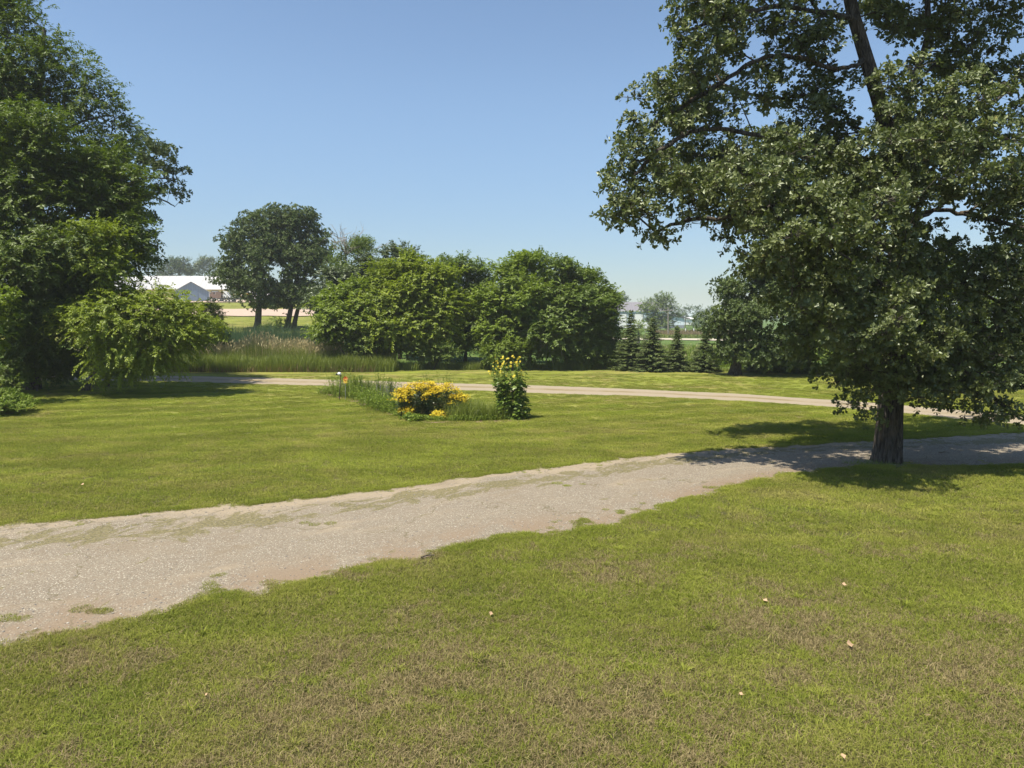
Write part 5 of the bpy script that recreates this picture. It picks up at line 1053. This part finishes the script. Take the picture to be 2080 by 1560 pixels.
gabled('barn', 'long barn with white sheet roof and yellow walls on the rise at left', (p[0], 238, z0 - .3), math.radians(4), 36, 13, 3.4, 4.2, 'yellowwall', 'roofwhite', doors=((7, 4, 2.6, 'white'), (14, 2, 2.6, 'white')))
p = onground(393, 208); z0 = at(393, 612, 208)[2]
# blue shed: its gable faces us
root = thing('blue_shed', 'blue gabled shed with rusting roof in front of the white-roofed barn', 'shed', (p[0], 208, z0), rz=math.radians(22))
g = Geo(); Wg = 9.2; g.prism([(-Wg / 2, -.8), (Wg / 2, -.8), (Wg / 2, 2.6), (0, 5.4), (-Wg / 2, 2.6)], (0, 0, 0), (1, 0, 0), (0, 0, 1), (0, 13, 0)); local(g, 'wall', M['bluewall'], root)
g = Geo(); k = 2.8 / (Wg / 2)
for s in (-1, 1):
    a = (s * (Wg / 2 + .4), 2.6 - .4 * k + .03); b = (0, 5.43); g.prism([a, b, (b[0], b[1] + .12), (a[0], a[1] + .12)] if s < 0 else [b, a, (a[0], a[1] + .12), (b[0], b[1] + .12)], (0, -.3, 0), (1, 0, 0), (0, 0, 1), (0, 13.6, 0))
local(g, 'roof', M['rustroof'], root)
g = Geo(); g.box((0, -.04, 1.2), (3.4, .08, 3.2)); local(g, 'door', plain('blue_door', (.15, .21, .29)), root)
for s in (-1, 1): g = Geo(); g.box((s * Wg / 2, -.03, 1.0), (.18, .14, 3.2)); local(g, 'corner_trim', M['white'], root)
p = onground(1285, 262); z0 = at(1285, 667, 262)[2]
gabled('machine_shed', 'pale blue machine shed with grey roof and white doors, right of the hedgerow', (p[0], 262, z0), math.radians(-3), 22, 14, 6.2, 3.0, 'palewall', 'greyroof', skirt='skirt', doors=((-3.6, 2.6, 5.2, 'white'), (2.0, 3.0, 5.2, 'white')))
p = onground(1366, 265)
root = thing('open_shed', 'pale shed with dark sloping roof and corner post, right of the sunlit distant tree', 'shed', (p[0], 265, at(1366, 667, 265)[2]), rz=math.radians(-8))
g = Geo(); g.prism([(-7, -.5), (4.0, -.5), (4.0, 3.6), (-7, 5.6)], (0, 0, 0), (1, 0, 0), (0, 0, 1), (0, 9, 0)); local(g, 'wall', M['palewall'], root)
g = Geo(); g.prism([(-7.3, 5.75), (6.0, 3.32), (6.0, 3.6), (-7.3, 6.05)], (0, -.5, 0), (1, 0, 0), (0, 0, 1), (0, 10, 0)); local(g, 'roof', M['darktrim'], root)
g = Geo(); g.box((4.3, -.2, 1.0), (.25, .25, 5.0)); local(g, 'post', M['darktrim'], root)
g = Geo(); g.box((-1.5, -.04, .5), (11, .06, 1.4)); local(g, 'skirt', M['skirt'], root)
p = onground(1397, 330); gabled('white_building', 'small far white building just right of the open shed post', (p[0], 330, at(1397, 656, 330)[2] - .2), 0, 5.5, 5, 2.0, .5, 'white', 'white')
# utility pole
c = onground(1357, 190); root = thing('utility_pole', 'wooden utility pole with a crossarm near the right-hand sheds', 'utility pole', c)
M['wood'] = plain('weathered_wood', (.26, .22, .18), .85, 0, .2, 6); g = Geo(); g.tube([c - (0, 0, .3), at(1357, 624, 190)], [.17, .12], 10); g.obj('pole', M['wood'], root)
g = Geo(); g.box(at(1356, 630.5, 190) - (0, .18, 0), (2.6, .12, .14)); g.obj('crossarm', M['wood'], root)
for k in (-1.1, .1, 1.1): g = Geo(); b = at(1356, 630.5, 190) + (k, -.18, .06); g.tube([b, b + (0, 0, .1), b + (0, 0, .2)], [.05, .08, .04], 8); g.obj('insulator', M['grey'], root)
g = Geo(); g.tube([at(1362, 629, 190), at(1360, 634, 190)], [.16, .16], 8); g.obj('lamp', M['grey'], root)
c = onground(1310, 150); root = thing('road_sign', 'white diamond-shaped road sign seen from behind between two spruces', 'road sign', c)
g = Geo(); tp = at(1311, 660, 150); g.tube([c - (0, 0, .2), tp], [.05, .05], 6); g.obj('post', M['wood'], root)
g = Geo(); g.prism([(0, -.75), (.75, 0), (0, .75), (-.75, 0)], tp + (0, -.06, -.1), (1, 0, 0), (0, 0, 1), (0, -.02, 0)); g.obj('sign_panel', M['white'], root)
for px, lab in ((1408.5, 'white marker post in the field right of the open shed'), (1392, 'second white marker post, nearer the open shed')):
    c = onground(px, 215); g = Geo(); g.tube([c - (0, 0, .2), c + (0, 0, .9), c + (0, 0, 1.3)], [.14, .14, .10], 8); props(g.obj('marker_post', M['white']), lab, 'post')
# trailer with machines on the rise
M['machine'] = plain('machine_yellow', (.66, .40, .10), .5, 0, .25, 1.5); M['tyre'] = plain('tyre_rubber', (.02, .02, .02), .9); M['rim'] = plain('pale_rim', (.60, .56, .48), .5); M['rustiron'] = plain('rusty_iron', (.16, .10, .075), .8, 0, .3, 2); M['glass'] = plain('dark_glass', (.03, .04, .05), .1)
def wheel(g, c, rad, w_, mi=0, ax=1):
    d = np.zeros(3); d[ax] = w_ / 2; g.tube([c - d, c - d * .6, c + d * .6, c + d], [rad * .88, rad, rad, rad * .88], 16, mi=mi)
def wheelpart(root, c, rad, w_, ax=1):
    g = Geo(); wheel(g, np.array(c, float), rad, w_, ax=ax); t = local(g, 'wheel', M['tyre'], root, False)
    g = Geo(); wheel(g, np.array(c, float), rad * .55, w_ + .04, ax=ax); o = local(g, 'rim', M['rim'], t)
p = onground(476, 196); ZT = float(p[2])
root = thing('flatbed_trailer', 'dark three-axle flatbed trailer carrying machines, ramp folded up', 'trailer', p)
g = Geo(); g.box((0.6, 0, .95), (8.0, 2.4, .22)); g.box((5.2, 0, .8), (2.0, .25, .2)); local(g, 'deck', M['black'], root)
g = Geo(); g.box((-3.3, 0, 1.75), (1.35, 2.3, 1.5)); [g.box((-3.3, y, 2.55), (1.4, .08, .1)) for y in (-1.1, 1.1)]; local(g, 'ramp', M['rustiron'], root)
for k in range(3):
    for y in (-1.15, 1.15): wheelpart(root, (-1.7 + k * .85, y, .42), .42, .3)
root = thing('skid_loader', 'white skid loader with raised arm on the trailer behind its ramp', 'loader', p + (-1.6, 0, 1.07))
g = Geo(); g.box((0, 0, .55), (1.6, 1.3, .7)); g.box((-.1, 0, 1.2), (.9, 1.1, .7)); local(g, 'body', M['white'], root)
for y in (-.75, .75): g = Geo(); g.box((.35, y, 1.05), (2.4, .14, .28), tilt=.75); local(g, 'lift_arm', M['white'], root)
g = Geo(); g.box((-.1, -.56, 1.2), (.6, .04, .45)); local(g, 'window', M['glass'], root)
for x in (-.55, .55):
    for y in (-.72, .72): wheelpart(root, (x, y, .32), .32, .25)
root = thing('road_grader', 'yellow grader with tall stack on the right half of the trailer', 'grader', p + (2.4, 0, 1.07))
g = Geo(); g.box((-1.2, 0, .9), (1.6, 1.1, .6)); g.box((1.2, 0, .95), (1.5, 1.0, .7)); g.box((0, 0, 1.05), (1.6, .25, .22)); g.box((-.9, 0, 1.35), (.7, .9, .4)); local(g, 'body', M['machine'], root)
g = Geo(); g.box((.1, 0, .45), (.15, 2.0, .5)); local(g, 'blade', M['machine'], root); g = Geo(); g.tube([(1.2, .2, 1.3), (1.2, .2, 2.0)], [.06, .06], 8); local(g, 'exhaust_stack', M['rustiron'], root)
g = Geo(); [g.tube([(x, y, 1.2), (x, y, 2.0)], [.04, .04], 6) for x in (.2, .9) for y in (-.5, .5)]; g.box((.55, 0, 2.03), (1.0, 1.2, .07)); local(g, 'canopy', M['machine'], root)
for x in (-1.6, 1.0, 1.8):
    for y in (-.7, .7): wheelpart(root, (x, y, .42), .42, .28)
p2 = onground(443, 205); root = thing('hay_wagon', 'rust-coloured farm machine parked between the blue shed and the trailer', 'farm machine', p2)
g = Geo(); g.box((0, 0, 1.5), (3.0, 1.6, 1.0)); g.box((.6, 0, 2.3), (1.2, 1.3, .8)); g.box((-.9, 0, 2.2), (.7, 1.0, .9)); local(g, 'body', M['rustiron'], root)
g = Geo(); g.tube([(1.5, 0, 1.6), (2.3, 0, 2.4), (2.9, 0, 2.2)], [.12, .1, .08], 8); local(g, 'chute', M['rustiron'], root)
for x in (-1.0, 1.1):
    for y in (-.9, .9): wheelpart(root, (x, y, .55), .55, .35)
def car(name, label, px, Y, col, L_=4.6, H_=1.5, rz=0.1, cat='car', pickup=False):
    b = onground(px, Y); root = thing(name, label, cat, b, 'vehicles parked in the farmyard', rz)
    h = H_; prof = [(-L_ / 2, .35), (L_ / 2, .35), (L_ / 2, .85 * h / 1.5), (L_ * .27, .95 * h / 1.5), (L_ * .12, h), (-L_ * .25, h) if not pickup else (-L_ * .08, h), (-L_ * .42, .98 * h / 1.5) if not pickup else (-L_ * .12, .95 * h / 1.5), (-L_ / 2, .9 * h / 1.5)]
    g = Geo(); g.prism(prof, (0, -.88, 0), (1, 0, 0), (0, 0, 1), (0, 1.76, 0)); local(g, 'body', plain(name + '_paint', col, .3), root)
    for y in (-.895, .875):
        g = Geo(); g.prism([(-L_ * .22 if not pickup else -L_ * .06, h * .67), (L_ * .2, h * .67), (L_ * .11, h * .94), (-L_ * .2 if not pickup else -L_ * .06, h * .94)], (0, y, 0), (1, 0, 0), (0, 0, 1), (0, .02, 0)); local(g, 'side_window', M['glass'], root)
    for x in (-L_ * .3, L_ * .3):
        for y in (-.82, .82): wheelpart(root, (x, y, .34), .34, .22)
    return root
car('pickup_truck', 'blue pickup glimpsed between the two oaks on the rise', 556, 190, (.10, .16, .28), 5.4, 1.9, .1, 'pickup', True)
car('parked_car', 'dark parked car just right of the forked oak trunk', 657, 185, (.03, .04, .07), 4.6, 1.6, -.3)
car('parked_car', 'dark red parked car behind the forked oak trunk', 620, 188, (.20, .03, .03), 4.6, 1.5, .2)
p3 = onground(541, 205); root = thing('camper_trailer', 'white camper glimpsed through the lower leaves of the single-trunk oak', 'camper', p3)
g = Geo(); g.prism([(-4, .6), (4, .6), (4.2, 2.0), (3.6, 3.2), (-3.8, 3.2), (-4.2, 1.4)], (0, -1.2, 0), (1, 0, 0), (0, 0, 1), (0, 2.4, 0)); local(g, 'body', M['white'], root)
for x in (-2.2, .2, 2.4): g = Geo(); g.box((x, -1.22, 2.1), (1.2, .06, .7)); local(g, 'window', M['glass'], root)
for x in (-.6, .6): wheelpart(root, (x, -1.15, .38), .38, .25)
p4 = onground(643, 186); root = thing('orange_tractor', 'small orange tractor left of the dark parked car', 'tractor', p4)
g = Geo(); g.box((.7, 0, 1.15), (1.7, .7, .6)); g.box((-.6, 0, 1.0), (1.2, .8, .5)); local(g, 'body', M['orange'], root)
g = Geo(); g.box((-.7, 0, 1.5), (.5, .5, .12)); g.box((-.95, 0, 1.75), (.1, .5, .45)); local(g, 'seat', M['black'], root); g = Geo(); g.tube([(1.2, 0, 1.4), (1.2, 0, 2.0)], [.04, .04], 6); local(g, 'exhaust_stack', M['black'], root)
for y in (-.65, .65): wheelpart(root, (-.7, y, .65), .65, .35); wheelpart(root, (1.2, y, .4), .4, .22)

# ------------------------------------------------------------------ haze
hz = bpy.data.meshes.new('haze'); bm = bmesh.new(); bmesh.ops.create_cube(bm, size=1.0); bm.to_mesh(hz); bm.free()
ho = bpy.data.objects.new('haze', hz); C.objects.link(ho); ho.scale = (9600, 5200, 32); ho.location = (0, 2250, 32 / 2 - 2.6)
props(ho, kind='stuff')
m, n, o = newmat('summer_haze'); pv = N(n, 'ShaderNodeVolumePrincipled'); pv.inputs['Color'].default_value = (.88, .95, 1, 1); pv.inputs['Density'].default_value = 0.00035
pv.inputs['Anisotropy'].default_value = 0.0; link(n, pv.outputs[0], o.inputs['Volume']); hz.materials.append(m)
